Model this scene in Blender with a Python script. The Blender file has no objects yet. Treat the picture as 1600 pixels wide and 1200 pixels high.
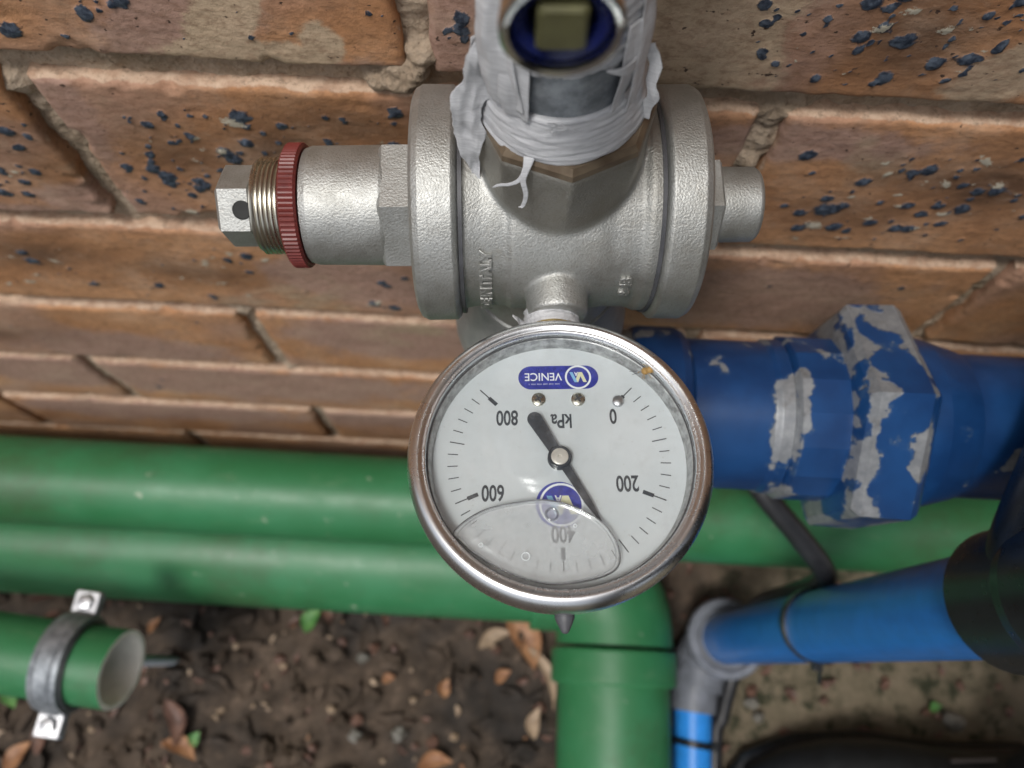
import bpy, math, random
import numpy as np
from mathutils import Matrix, Vector, noise as mn

rnd = random.Random(7)
R = math.radians
MM = 0.001
sc = bpy.context.scene
col = sc.collection

# ------------------------------------------------------------------ camera
# all lengths below are millimetres: x along the wall, y towards it, z up
CAM = (0.0, 0.0, 710.0)
PITCH, ROLL = R(19.3), R(2.9)
cF = Vector((0, math.sin(PITCH), -math.cos(PITCH)))
cU0 = Vector((0, math.cos(PITCH), math.sin(PITCH)))
cX = Vector((1, 0, 0))
cR = math.cos(ROLL) * cX + math.sin(ROLL) * cU0
cU = -math.sin(ROLL) * cX + math.cos(ROLL) * cU0
cam_d = bpy.data.cameras.new('camera')
cam = bpy.data.objects.new('camera', cam_d)
col.objects.link(cam)
cam.matrix_world = Matrix(((cR.x, cU.x, -cF.x, CAM[0] * MM), (cR.y, cU.y, -cF.y, CAM[1] * MM), (cR.z, cU.z, -cF.z, CAM[2] * MM), (0, 0, 0, 1)))
cam_d.sensor_width = 36
cam_d.lens = 1202 / 1600 * 36
cam_d.clip_start = 0.005
cam_d.clip_end = 200
cam_d.dof.use_dof = True
cam_d.dof.focus_distance = 0.193
cam_d.dof.aperture_fstop = 11.5
sc.camera = cam

# ------------------------------------------------------------------ sky, sun, exposure
SUN_EL, SUN_AZ = R(68), R(218)          # azimuth from +y, clockwise seen from above
w = bpy.data.worlds.new('World')
sc.world = w
w.use_nodes = True
wn = w.node_tree
wn.nodes.clear()
sky = wn.nodes.new('ShaderNodeTexSky')
sky.sky_type = 'NISHITA'
sky.sun_disc = False
sky.sun_elevation = SUN_EL
sky.sun_rotation = SUN_AZ
sky.dust_density = 4.0
hs = wn.nodes.new('ShaderNodeHueSaturation')
hs.inputs['Saturation'].default_value = 0.35
bg = wn.nodes.new('ShaderNodeBackground')
bg.inputs['Strength'].default_value = 0.11
wo = wn.nodes.new('ShaderNodeOutputWorld')
wn.links.new(sky.outputs[0], hs.inputs['Color'])
wn.links.new(hs.outputs[0], bg.inputs['Color'])
wn.links.new(bg.outputs[0], wo.inputs['Surface'])
sd = bpy.data.lights.new('sun', 'SUN')
sd.energy = 1.5
sd.angle = R(12)
sd.color = (1.0, 0.965, 0.92)
sun = bpy.data.objects.new('sun', sd)
col.objects.link(sun)
to_sun = Vector((math.sin(SUN_AZ) * math.cos(SUN_EL), math.cos(SUN_AZ) * math.cos(SUN_EL), math.sin(SUN_EL)))
sun.rotation_euler = to_sun.to_track_quat('Z', 'Y').to_euler()
sun.location = (0, 0, 3)
sc.view_settings.view_transform = 'Standard'
sc.view_settings.look = 'None'
sc.view_settings.gamma = 1
sc.view_settings.use_curve_mapping = False
sc.view_settings.exposure = 0.22
sc.cycles.use_denoising = True
sc.cycles.max_bounces = 7
sc.cycles.diffuse_bounces = 3
sc.cycles.use_adaptive_sampling = True
sc.cycles.adaptive_threshold = 0.025
sc.cycles.transparent_max_bounces = 12

# ------------------------------------------------------------------ materials
def lin(r, g, b):
    f = lambda c: (c / 255 / 12.92) if c / 255 <= 0.04045 else ((c / 255 + 0.055) / 1.055) ** 2.4
    return (f(r), f(g), f(b), 1)

class NT:
    def __init__(s, name):
        s.m = bpy.data.materials.new(name)
        s.m.use_nodes = True
        s.t = s.m.node_tree
        s.t.nodes.clear()
        s.out = s.n('OutputMaterial')
        s.b = s.n('BsdfPrincipled')
        s.l(s.b.outputs[0], s.out.inputs['Surface'])
        s.tc = s.n('TexCoord')
        s.bump_prev = None
    def n(s, k, **kw):
        x = s.t.nodes.new('ShaderNode' + k)
        for a, v in kw.items():
            setattr(x, a, v)
        return x
    def l(s, a, b):
        s.t.links.new(a, b)
    def set(s, sock, v):
        if hasattr(v, 'is_output') or isinstance(v, bpy.types.NodeSocket):
            s.l(v, sock)
        else:
            if isinstance(v, tuple) and len(v) == 3 and sock.type == 'RGBA':
                v = v + (1,)
            sock.default_value = v
    def noise(s, scale, detail=4, rough=0.55, vec=None, dist=0.0):
        x = s.n('TexNoise')
        x.inputs['Scale'].default_value = scale
        x.inputs['Detail'].default_value = detail
        x.inputs['Roughness'].default_value = rough
        x.inputs['Distortion'].default_value = dist
        s.l(vec if vec is not None else s.tc.outputs['Object'], x.inputs['Vector'])
        return x.outputs['Fac']
    def voro(s, scale, vec=None, feature='F1'):
        x = s.n('TexVoronoi', feature=feature)
        x.inputs['Scale'].default_value = scale
        s.l(vec if vec is not None else s.tc.outputs['Object'], x.inputs['Vector'])
        return x.outputs['Distance']
    def ramp(s, v, a, b):
        x = s.n('MapRange')
        x.interpolation_type = 'SMOOTHSTEP'
        s.set(x.inputs['Value'], v)
        x.inputs['From Min'].default_value = a
        x.inputs['From Max'].default_value = b
        return x.outputs['Result']
    def mix(s, f, a, b):
        x = s.n('Mix', data_type='RGBA')
        s.set(x.inputs[0], f)
        s.set(x.inputs[6], a)
        s.set(x.inputs[7], b)
        return x.outputs[2]
    def math(s, op, a, b=0.0):
        x = s.n('Math', operation=op)
        s.set(x.inputs[0], a)
        s.set(x.inputs[1], b)
        return x.outputs[0]
    def attr(s, name):
        x = s.n('Attribute')
        x.attribute_name = name
        return x.outputs['Fac']
    def stretch(s, sx, sy, sz, off=None):
        x = s.n('Mapping')
        x.inputs['Scale'].default_value = (sx, sy, sz)
        s.l(s.tc.outputs['Object'], x.inputs['Vector'])
        if off is not None:
            s.l(off, x.inputs['Location'])
        return x.outputs[0]
    def bump(s, h, strength, dist_mm):
        x = s.n('Bump')
        x.inputs['Strength'].default_value = strength
        x.inputs['Distance'].default_value = dist_mm * MM
        s.set(x.inputs['Height'], h)
        if s.bump_prev is not None:
            s.l(s.bump_prev, x.inputs['Normal'])
        s.bump_prev = x.outputs[0]
        s.l(s.bump_prev, s.b.inputs['Normal'])
    def p(s, **kw):
        for k, v in kw.items():
            s.set(s.b.inputs[{'base': 'Base Color', 'rough': 'Roughness', 'metal': 'Metallic', 'spec': 'Specular IOR Level', 'coat': 'Coat Weight', 'alpha': 'Alpha', 'sub': 'Subsurface Weight', 'trans': 'Transmission Weight', 'ior': 'IOR'}[k]], v)
        return s.m

M = {}
def cast_metal():
    s = NT('cast_nickel')
    g = s.noise(1750, 2, 0.55)
    s.bump(g, 0.85, 0.20)
    s.bump(s.noise(60, 4), 0.2, 0.3)
    c = s.mix(s.ramp(s.noise(110, 5), 0.35, 0.75), (0.48, 0.49, 0.475, 1), (0.39, 0.395, 0.375, 1))
    c = s.mix(s.math('ADD', s.math('MULTIPLY', s.ramp(g, 0.30, 0.50), 0.5), 0.5), (0.33, 0.32, 0.295, 1), c)
    c = s.mix(s.math('MULTIPLY', s.ramp(s.noise(38, 6, 0.7), 0.58, 0.80), 0.7), c, (0.30, 0.26, 0.19, 1))
    r = s.ramp(s.noise(300, 4), 0.0, 1.0)
    c = s.mix(s.math('MULTIPLY', s.ramp(s.noise(24, 7, 0.75, s.stretch(1, 1, 0.4)), 0.50, 0.72), 0.45), c, (0.27, 0.245, 0.20, 1))
    c = s.mix(s.math('MULTIPLY', s.attr('boss_shade_tint'), s.math('ADD', s.math('MULTIPLY', s.noise(70, 5, 0.7), 0.5), 0.35)), c, (0.20, 0.18, 0.14, 1))  # boss shade painted into the metal colour, along with its olive tint
    s.p(base=c, metal=0.85, rough=s.math('ADD', s.math('MULTIPLY', r, 0.16), 0.46))
    return s.m
M['cast'] = cast_metal()
def machined():
    s = NT('machined_brass_nickel')
    c = s.mix(s.ramp(s.noise(140, 5), 0.35, 0.7), (0.22, 0.17, 0.115, 1), (0.12, 0.085, 0.055, 1))
    s.bump(s.noise(400, 4), 0.25, 0.15)
    s.p(base=c, metal=0.5, rough=0.5)
    return s.m
M['machined'] = machined()
def zinc():
    s = NT('galvanised_zinc')
    c = s.mix(s.ramp(s.noise(160, 6, 0.7), 0.35, 0.7), (0.17, 0.19, 0.21, 1), (0.34, 0.37, 0.40, 1))
    s.bump(s.noise(350, 5), 0.4, 0.2)
    s.p(base=c, metal=0.55, rough=0.5)
    return s.m
M['zinc'] = zinc()
def dullzinc():
    s = NT('dull_grey_casting')
    c = s.mix(s.ramp(s.noise(70, 6, 0.7), 0.3, 0.75), (0.22, 0.23, 0.225, 1), (0.34, 0.34, 0.33, 1))
    s.bump(s.noise(300, 4), 0.4, 0.3)
    s.p(base=c, metal=0.35, rough=0.5)
    return s.m
M['dull'] = dullzinc()
def tape():
    s = NT('white_thread_tape')
    v = s.stretch(1, 1, 14)
    s.bump(s.noise(130, 6, 0.7, v), 0.35, 0.35)
    s.bump(s.noise(420, 4), 0.2, 0.12)
    c = s.mix(s.ramp(s.noise(160, 6, 0.75, v), 0.35, 0.8), (0.58, 0.59, 0.61, 1), (0.36, 0.37, 0.39, 1))
    s.p(base=c, rough=0.42, sub=0.0)
    return s.m
M['tape'] = tape()
def steel(name, base, rough, spots=True):
    s = NT(name)
    sp = s.ramp(s.noise(380, 6, 0.75), 0.58, 0.72)
    c = s.mix(s.math('MULTIPLY', sp, 0.28 if spots else 0.0), base, (0.20, 0.17, 0.14, 1))
    r = s.math('ADD', s.math('MULTIPLY', s.noise(120, 5, 0.7), 0.16), rough - 0.04)
    s.bump(s.noise(600, 3), 0.06, 0.05)
    s.p(base=c, metal=1.0, rough=r)
    return s.m
M['bezel'] = steel('polished_stainless', (0.74, 0.755, 0.77, 1), 0.24)
M['chrome'] = steel('chrome_plate', (0.60, 0.62, 0.62, 1), 0.13, False)
M['thread'] = steel('turned_thread', (0.55, 0.53, 0.46, 1), 0.24)
M['bolt'] = steel('zinc_bolt', (0.50, 0.51, 0.53, 1), 0.34)
def plain(name, base, rough=0.5, metal=0.0, var=0.25, vs=120, bs=300, bst=0.15, bd=0.2, coat=0.0):
    s = NT(name)
    d = tuple(c * (1 - var) for c in base[:3]) + (1,)
    u = tuple(min(1, c * (1 + var * 0.7)) for c in base[:3]) + (1,)
    c = s.mix(s.ramp(s.noise(vs, 6, 0.65), 0.3, 0.72), d, u)
    s.bump(s.noise(bs, 4), bst, bd)
    s.p(base=c, rough=s.math('ADD', s.math('MULTIPLY', s.noise(vs * 2, 4), 0.2), rough - 0.1), metal=metal, coat=coat)
    return s.m
M['red'] = plain('red_brown_plastic', lin(112, 46, 42), 0.42)
M['dark'] = plain('black_hole', (0.006, 0.007, 0.006), 0.6)
M['blackp'] = plain('black_plastic', (0.012, 0.015, 0.018), 0.30, bst=0.06)
M['rubber'] = plain('grey_rubber', (0.07, 0.072, 0.08), 0.5)
M['cable'] = plain('black_cable', (0.022, 0.023, 0.026), 0.36, bst=0.05)
M['greyp'] = plain('grey_pvc', (0.17, 0.185, 0.215), 0.32, bst=0.06)
M['bluep'] = plain('blue_pvc', (0.018, 0.15, 0.46), 0.34, var=0.12, bst=0.05)
M['bluep2'] = plain('bright_blue_pvc', (0.03, 0.27, 0.78), 0.34, var=0.1, bst=0.05)
M['brass'] = plain('dull_brass', (0.42, 0.33, 0.16), 0.38, metal=0.8)
M['olive'] = plain('olive_brass_core', (0.13, 0.125, 0.055), 0.45, metal=0.25, bst=0.3)
M['navyp'] = plain('navy_plastic', (0.004, 0.010, 0.085), 0.28, bst=0.05)
M['needle'] = plain('needle_black', (0.045, 0.05, 0.06), 0.55, var=0.35, vs=900)
M['gasket'] = plain('gasket_grey', (0.42, 0.43, 0.43), 0.4, var=0.5, vs=500, metal=0.3)
M['hub'] = plain('hub_cap', (0.62, 0.59, 0.54), 0.35, metal=0.3)
M['ink'] = plain('dial_ink', (0.05, 0.058, 0.07), 0.6, var=0.3, vs=900, bst=0.0)
M['inkblue'] = plain('print_blue', (0.035, 0.045, 0.33), 0.5, var=0.35, vs=1200, bst=0.0)
M['inkwhite'] = plain('print_white', (0.80, 0.83, 0.86), 0.5, var=0.05, bst=0.0)
M['inkcream'] = plain('print_cream', (0.72, 0.72, 0.48), 0.5, var=0.05, bst=0.0)
M['inksky'] = plain('print_sky', (0.26, 0.52, 0.78), 0.5, var=0.05, bst=0.0)
M['shoe'] = plain('black_shoe_leather', (0.010, 0.011, 0.012), 0.55, var=0.4)
M['knit'] = plain('grey_knit', (0.05, 0.055, 0.065), 0.9, var=0.6, vs=700, bs=900, bst=1.0, bd=1.0)
M['skin'] = plain('skin', (0.36, 0.20, 0.13), 0.5, var=0.1)
M['trouser'] = plain('dark_trousers', (0.012, 0.014, 0.02), 0.85, var=0.3, vs=40)
M['jacket'] = plain('dark_jacket', (0.02, 0.022, 0.028), 0.8, var=0.3, vs=40)
M['brownpatch'] = plain('brown_patch', (0.025, 0.019, 0.017), 0.7)
M['offwhite'] = plain('pvc_inner_white', (0.88, 0.86, 0.78), 0.5, var=0.1, vs=60)
def dialm():
    s = NT('dial_white')
    sp = s.ramp(s.noise(1500, 2, 0.5), 0.70, 0.76)
    c = s.mix(s.ramp(s.noise(50, 4), 0.3, 0.7), (0.56, 0.60, 0.62, 1), (0.62, 0.655, 0.675, 1))
    c = s.mix(s.math('MULTIPLY', sp, 0.4), c, (0.35, 0.33, 0.30, 1))
    s.p(base=c, rough=0.45)
    return s.m
M['dial'] = dialm()
def greenpvc():
    s = NT('green_pvc')
    c = s.mix(s.ramp(s.noise(14, 5), 0.3, 0.72), (0.024, 0.150, 0.052, 1), (0.036, 0.195, 0.082, 1))
    v = s.stretch(1, 4, 4)
    c = s.mix(s.math('MULTIPLY', s.ramp(s.noise(26, 8, 0.8, v), 0.52, 0.72), 0.45), c, (0.12, 0.23, 0.12, 1))
    c = s.mix(s.math('MULTIPLY', s.ramp(s.noise(60, 5, 0.65), 0.66, 0.73), 0.7), c, (0.40, 0.44, 0.34, 1))
    c = s.mix(s.math('MULTIPLY', s.ramp(s.noise(9, 7, 0.75), 0.48, 0.72), 0.6), c, (0.045, 0.075, 0.03, 1))
    s.bump(s.noise(60, 5), 0.1, 0.6)
    s.p(base=c, rough=s.math('ADD', s.math('MULTIPLY', s.noise(40, 6, 0.7), 0.34), 0.28))
    return s.m
M['green'] = greenpvc()
def bluepaint(name, thr, sc_=55):
    s = NT(name)
    n1 = s.noise(sc_, 5, 0.55)
    a = s.attr('chip')
    e = s.math('ADD', n1, s.math('MULTIPLY', a, 0.16))
    chip = s.ramp(e, thr, thr + 0.012)
    blue = s.mix(s.ramp(s.noise(40, 5), 0.3, 0.7), (0.006, 0.034, 0.120, 1), (0.011, 0.060, 0.190, 1))
    scuff = s.ramp(s.noise(130, 7, 0.8, s.stretch(1, 1, 1)), 0.60, 0.80)
    blue = s.mix(s.math('MULTIPLY', scuff, 0.35), blue, (0.10, 0.19, 0.34, 1))
    z = s.mix(s.ramp(s.noise(220, 6, 0.7), 0.3, 0.75), (0.20, 0.215, 0.235, 1), (0.32, 0.335, 0.35, 1))
    halo = s.math('SUBTRACT', s.ramp(e, thr - 0.03, thr - 0.004), chip)
    blue = s.mix(s.math('MULTIPLY', halo, 0.45), blue, (0.06, 0.11, 0.19, 1))
    z = s.mix(s.math('MULTIPLY', s.ramp(s.noise(90, 6, 0.75), 0.52, 0.72), 0.6), z, (0.10, 0.085, 0.07, 1))
    s.bump(s.math('SUBTRACT', 1.0, chip), 0.8, 0.35)
    s.bump(s.noise(260, 4), 0.2, 0.25)
    s.p(base=s.mix(chip, blue, z), rough=s.math('ADD', s.math('MULTIPLY', chip, 0.12), 0.33), metal=s.math('MULTIPLY', chip, 0.3))
    return s.m
M['blue'] = bluepaint('chipped_blue_paint', 0.645)
M['bluechip'] = bluepaint('badly_chipped_blue_paint', 0.550, 50)
def brickm():
    s = NT('weathered_brick')
    oi = s.n('ObjectInfo')
    off = s.n('CombineXYZ')
    s.l(s.math('MULTIPLY', oi.outputs['Random'], 40.0), off.inputs[0])
    s.l(s.math('MULTIPLY', oi.outputs['Random'], 17.0), off.inputs[2])
    v = s.stretch(1, 1, 1.3, off.outputs[0])
    vs = s.stretch(0.7, 1, 1.15, off.outputs[0])
    n1 = s.noise(17, 3, 0.5, v, 0.6)
    n2 = s.noise(13, 2, 0.45, vs, 0.5)
    c = s.mix(s.ramp(n1, 0.36, 0.62), (0.46, 0.225, 0.105, 1), (0.57, 0.30, 0.150, 1))
    c = s.mix(s.math('MULTIPLY', s.ramp(n2, 0.46, 0.62), 0.8), c, (0.42, 0.255, 0.185, 1))
    wob = s.math('MULTIPLY', s.math('SUBTRACT', s.noise(45, 7, 0.7), 0.5), 1.25)
    c = s.mix(s.ramp(s.math('ADD', s.attr('purp'), wob), 0.30, 0.66), c, (0.42, 0.265, 0.205, 1))
    c = s.mix(s.ramp(s.math('ADD', s.attr('cream'), wob), 0.40, 0.60), c, (0.56, 0.425, 0.29, 1))
    c = s.mix(s.ramp(s.noise(11, 4, 0.6, v, 0.4), 0.62, 0.72), c, (0.44, 0.33, 0.225, 1))
    tone = s.attr('dark')
    c = s.mix(s.math('MULTIPLY', tone, 0.9), c, (0.105, 0.056, 0.032, 1))
    fine = s.noise(420, 6, 0.7, vs)
    c = s.mix(s.math('MULTIPLY', s.ramp(fine, 0.40, 0.70), 0.55), c, (0.17, 0.085, 0.045, 1))
    c = s.mix(s.math('MULTIPLY', s.ramp(s.noise(95, 6, 0.75, vs), 0.56, 0.75), 0.42), c, (0.40, 0.29, 0.21, 1))
    c = s.mix(s.math('MULTIPLY', s.ramp(s.noise(32, 6, 0.7, v), 0.44, 0.74), 0.36), c, (0.60, 0.44, 0.32, 1))
    pits = s.ramp(s.noise(330, 3, 0.5, v), 0.665, 0.72)
    c = s.mix(pits, c, (0.06, 0.035, 0.025, 1))
    jag = s.math('MULTIPLY', s.math('SUBTRACT', s.noise(420, 4, 0.65), 0.5), 0.95)
    blob = s.ramp(s.math('ADD', s.attr('blob'), jag), 0.38, 0.60)
    white = s.ramp(s.math('ADD', s.attr('white'), s.math('MULTIPLY', s.math('SUBTRACT', s.noise(700, 5, 0.75), 0.5), 2.4)), 0.58, 0.78)
    bc = s.mix(s.ramp(s.noise(520, 4), 0.35, 0.7), (0.022, 0.030, 0.048, 1), (0.095, 0.118, 0.155, 1))
    c = s.mix(blob, c, bc)
    c = s.mix(white, c, (0.47, 0.43, 0.34, 1))
    led = s.ramp(s.math('ADD', s.attr('ledge'), s.math('MULTIPLY', s.math('SUBTRACT', s.noise(90, 7, 0.75), 0.5), 1.9)), 0.36, 0.66)
    lc = s.mix(s.ramp(s.noise(150, 6, 0.7), 0.3, 0.7), (0.40, 0.25, 0.165, 1), (0.62, 0.46, 0.335, 1))
    lc = s.mix(s.math('MULTIPLY', s.ramp(s.noise(420, 5, 0.75), 0.50, 0.66), 0.75), lc, (0.26, 0.18, 0.125, 1))
    c = s.mix(led, c, lc)
    s.bump(s.noise(240, 6, 0.65, vs), 0.6, 0.8)
    s.bump(s.noise(900, 4, 0.7), 0.5, 0.4)
    s.bump(fine, 0.3, 0.3)
    s.bump(pits, -0.5, 0.5)
    s.bump(blob, 0.5, 0.6)
    s.bump(white, 0.4, 0.4)
    rough = s.math('SUBTRACT', 0.78, s.math('MULTIPLY', blob, 0.3))
    s.p(base=c, rough=rough, spec=0.35)
    return s.m
M['brick'] = brickm()
def mortarm():
    s = NT('rough_mortar')
    c = s.mix(s.ramp(s.noise(60, 6, 0.65), 0.3, 0.7), (0.36, 0.275, 0.195, 1), (0.54, 0.435, 0.33, 1))
    c = s.mix(s.ramp(s.noise(330, 5, 0.7), 0.52, 0.74), c, (0.60, 0.48, 0.36, 1))
    c = s.mix(s.math('MULTIPLY', s.ramp(s.noise(420, 3, 0.6), 0.60, 0.72), 0.7), c, (0.13, 0.085, 0.05, 1))
    c = s.mix(s.math('MULTIPLY', s.ramp(s.noise(18, 5), 0.52, 0.72), 0.5), c, (0.20, 0.17, 0.10, 1))
    gr = s.voro(520)
    s.bump(gr, 0.9, 0.8)
    s.bump(s.noise(330, 7, 0.75), 1.0, 1.5)
    c = s.mix(s.math('MULTIPLY', s.ramp(gr, 0.55, 0.25), 0.35), c, (0.50, 0.38, 0.27, 1))
    s.p(base=c, rough=0.92, spec=0.2)
    return s.m
M['mortar'] = mortarm()
def soilm():
    s = NT('damp_soil')
    c = s.mix(s.ramp(s.noise(22, 7, 0.7), 0.3, 0.72), (0.034, 0.025, 0.018, 1), (0.110, 0.080, 0.058, 1))
    c = s.mix(s.ramp(s.noise(85, 6, 0.75), 0.52, 0.72), c, (0.17, 0.122, 0.088, 1))
    c = s.mix(s.math('MULTIPLY', s.ramp(s.noise(9, 5), 0.44, 0.64), 0.75), c, (0.017, 0.017, 0.017, 1))
    sep = s.n('SeparateXYZ')
    s.l(s.tc.outputs['Object'], sep.inputs[0])
    right = s.ramp(s.math('ADD', sep.outputs[0], s.math('MULTIPLY', s.math('SUBTRACT', s.noise(14, 4), 0.5), 0.12)), 0.165, 0.235)
    moss = s.mix(s.ramp(s.noise(45, 6, 0.7), 0.35, 0.68), (0.115, 0.098, 0.064, 1), (0.19, 0.155, 0.108, 1))
    moss = s.mix(s.ramp(s.noise(55, 6, 0.75), 0.50, 0.62), moss, (0.030, 0.034, 0.018, 1))
    c = s.mix(right, c, moss)
    s.bump(s.noise(110, 6, 0.7), 0.7, 2.0)
    s.p(base=c, rough=0.85, spec=0.3)
    return s.m
M['soil'] = soilm()
def leafm(name, a, b):
    s = NT(name)
    c = s.mix(s.ramp(s.noise(90, 5), 0.3, 0.7), a, b)
    s.bump(s.noise(200, 4), 0.4, 0.6)
    s.p(base=c, rough=0.55)
    return s.m
M['leaf_orange'] = leafm('dry_orange_leaf', (0.20, 0.085, 0.035, 1), (0.36, 0.19, 0.095, 1))
M['leaf_tan'] = leafm('dry_tan_leaf', (0.24, 0.17, 0.11, 1), (0.38, 0.28, 0.19, 1))
M['leaf_brown'] = leafm('dark_brown_leaf', (0.07, 0.035, 0.025, 1), (0.16, 0.085, 0.06, 1))
M['leaf_green'] = leafm('fresh_green_leaf', (0.05, 0.17, 0.04, 1), (0.13, 0.28, 0.08, 1))
M['stone'] = leafm('pale_stone', (0.11, 0.105, 0.09, 1), (0.22, 0.21, 0.185, 1))
M['insect'] = leafm('insect_tan', (0.30, 0.17, 0.05, 1), (0.50, 0.36, 0.14, 1))
def window_m():
    s = NT('clear_window')
    s.t.nodes.remove(s.b)
    fr = s.n('Fresnel')
    ge = s.n('NewGeometry')
    mi = s.n('Mix', data_type='FLOAT')          # the same pane seen from either side
    s.l(ge.outputs['Backfacing'], mi.inputs[0])
    mi.inputs[2].default_value = 1.38
    mi.inputs[3].default_value = 1 / 1.38
    s.l(mi.outputs[0], fr.inputs['IOR'])
    tr = s.n('BsdfTransparent')
    tr.inputs[0].default_value = (0.975, 0.985, 0.985, 1)
    gl = s.n('BsdfGlossy')
    gl.inputs['Roughness'].default_value = 0.03
    df = s.n('BsdfDiffuse')
    df.inputs[0].default_value = (0.8, 0.8, 0.8, 1)
    mx = s.n('MixShader')
    s.l(fr.outputs[0], mx.inputs[0])
    s.l(tr.outputs[0], mx.inputs[1])
    s.l(gl.outputs[0], mx.inputs[2])
    dust = s.math('MULTIPLY', s.ramp(s.noise(160, 6, 0.7), 0.45, 0.8), 0.05)
    m2 = s.n('MixShader')
    s.l(dust, m2.inputs[0])
    s.l(mx.outputs[0], m2.inputs[1])
    s.l(df.outputs[0], m2.inputs[2])
    s.l(m2.outputs[0], s.out.inputs['Surface'])
    return s.m
M['window'] = window_m()
def film_m():
    s = NT('bubble_film')
    s.t.nodes.remove(s.b)
    tr = s.n('BsdfTransparent')
    df = s.n('BsdfDiffuse')
    df.inputs[0].default_value = (0.74, 0.76, 0.78, 1)
    gl = s.n('BsdfGlossy')
    gl.inputs['Roughness'].default_value = 0.08
    m1 = s.n('MixShader')
    m1.inputs[0].default_value = 0.12
    s.l(df.outputs[0], m1.inputs[1])
    s.l(gl.outputs[0], m1.inputs[2])
    mx = s.n('MixShader')
    f = s.math('ADD', s.math('MULTIPLY', s.ramp(s.noise(110, 3), 0.3, 0.75), 0.24), 0.32)
    s.l(f, mx.inputs[0])
    s.l(tr.outputs[0], mx.inputs[1])
    s.l(m1.outputs[0], mx.inputs[2])
    s.l(mx.outputs[0], s.out.inputs['Surface'])
    return s.m
M['film'] = film_m()
def glass_m():
    s = NT('liquid_edge')
    s.p(base=(0.62, 0.64, 0.65, 1), rough=0.02, trans=1.0, ior=1.5)
    return s.m
M['glass'] = glass_m()

# ------------------------------------------------------------------ mesh helpers (mm)
def N3(p, s):
    return mn.noise(Vector((p[0] * s, p[1] * s, p[2] * s)))
def FB(p, s, o=4):
    return mn.fractal(Vector((p[0] * s, p[1] * s, p[2] * s)), 1.0, 2.0, o)

def lathe(prof, n=64, phase=0.0, rf=None, closed=False):
    """profile of (z, r) turned round z; rf(theta, z, r) may vary the radius"""
    V, Fc = [], []
    if len(prof) < 60:
        pf = []
        for a, b in zip(prof, prof[1:]):
            pf.append(a)
            d = math.hypot(b[0] - a[0], b[1] - a[1])
            if d > 1.6:
                for f in (0.3 / d, 1 - 0.3 / d):
                    pf.append((a[0] + (b[0] - a[0]) * f, a[1] + (b[1] - a[1]) * f))
        prof = pf + [prof[-1]]
    for (z, r) in prof:
        for i in range(n):
            t = phase + 2 * math.pi * i / n
            rr = rf(t, z, r) if rf else r
            V.append((rr * math.cos(t), rr * math.sin(t), z))
    m = len(prof)
    for j in range(m - 1 + (1 if closed else 0)):
        a, b = j * n, ((j + 1) % m) * n
        for i in range(n):
            k = (i + 1) % n
            Fc.append((a + i, a + k, b + k, b + i))
    if not closed:
        if prof[0][1] > 1e-6:
            Fc.append(tuple(range(n - 1, -1, -1)))
        if prof[-1][1] > 1e-6:
            Fc.append(tuple((m - 1) * n + i for i in range(n)))
    return [np.array(V, float), Fc]
def open_lathe(prof, n=64, **k):
    g = lathe(prof, n, **k)
    g[1] = [f for f in g[1] if len(f) == 4 or n == 4]
    return g
def xf(g, mat=None, loc=(0, 0, 0)):
    V = g[0]
    if mat is not None:
        A = np.array(mat.to_3x3())
        V = V @ A.T
    return [V + np.array(loc, float), g[1]]
AX = Matrix.Rotation(R(90), 3, 'Y')       # z -> x
AXN = Matrix.Rotation(R(-90), 3, 'Y')     # z -> -x
AYN = Matrix.Rotation(R(90), 3, 'X')      # z -> -y
AY = Matrix.Rotation(R(-90), 3, 'X')      # z -> y
def join(*gs):
    V, Fc, o = [], [], 0
    for g in gs:
        V.append(g[0])
        Fc += [tuple(i + o for i in f) for f in g[1]]
        o += len(g[0])
    return [np.vstack(V), Fc]
def box(sx, sy, sz, c=(0, 0, 0), b=0.0):
    if b <= 0:
        x, y, z = sx / 2, sy / 2, sz / 2
        V = [(i * x, j * y, k * z) for k in (-1, 1) for j in (-1, 1) for i in (-1, 1)]
        Fc = [(0, 2, 3, 1), (4, 5, 7, 6), (0, 1, 5, 4), (2, 6, 7, 3), (0, 4, 6, 2), (1, 3, 7, 5)]
        return [np.array(V, float) + np.array(c, float), Fc]
    hx, hy, hz = sx / 2, sy / 2, sz / 2
    prof = [(-hz, b), (-hz + b, 0), (hz - b, 0), (hz, b)]
    V, Fc = [], []
    for z, ins in prof:
        X, Yy = hx - ins, hy - ins
        c_ = b
        V += [(X, -Yy + c_, z), (X, Yy - c_, z), (X - c_, Yy, z), (-X + c_, Yy, z), (-X, Yy - c_, z), (-X, -Yy + c_, z), (-X + c_, -Yy, z), (X - c_, -Yy, z)]
    for j in range(3):
        for i in range(8):
            k = (i + 1) % 8
            Fc.append((j * 8 + i, j * 8 + k, j * 8 + 8 + k, j * 8 + 8 + i))
    Fc.append(tuple(range(7, -1, -1)))
    Fc.append(tuple(24 + i for i in range(8)))
    return [np.array(V, float) + np.array(c, float), Fc]
def catmull(pts, per=8, closed=False):
    P = [Vector(p) for p in pts]
    out = []
    n = len(P)
    rng = range(n if closed else n - 1)
    for i in rng:
        g = (lambda k: P[k % n]) if closed else (lambda k: P[max(0, min(n - 1, k))])
        a, b, c, d = g(i - 1), g(i), g(i + 1), g(i + 2)
        for s in range(per):
            t = s / per
            out.append(0.5 * ((2 * b) + (c - a) * t + (2 * a - 5 * b + 4 * c - d) * t * t + (3 * b - a - 3 * c + d) * t ** 3))
    if not closed:
        out.append(P[-1])
    return out
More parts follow.
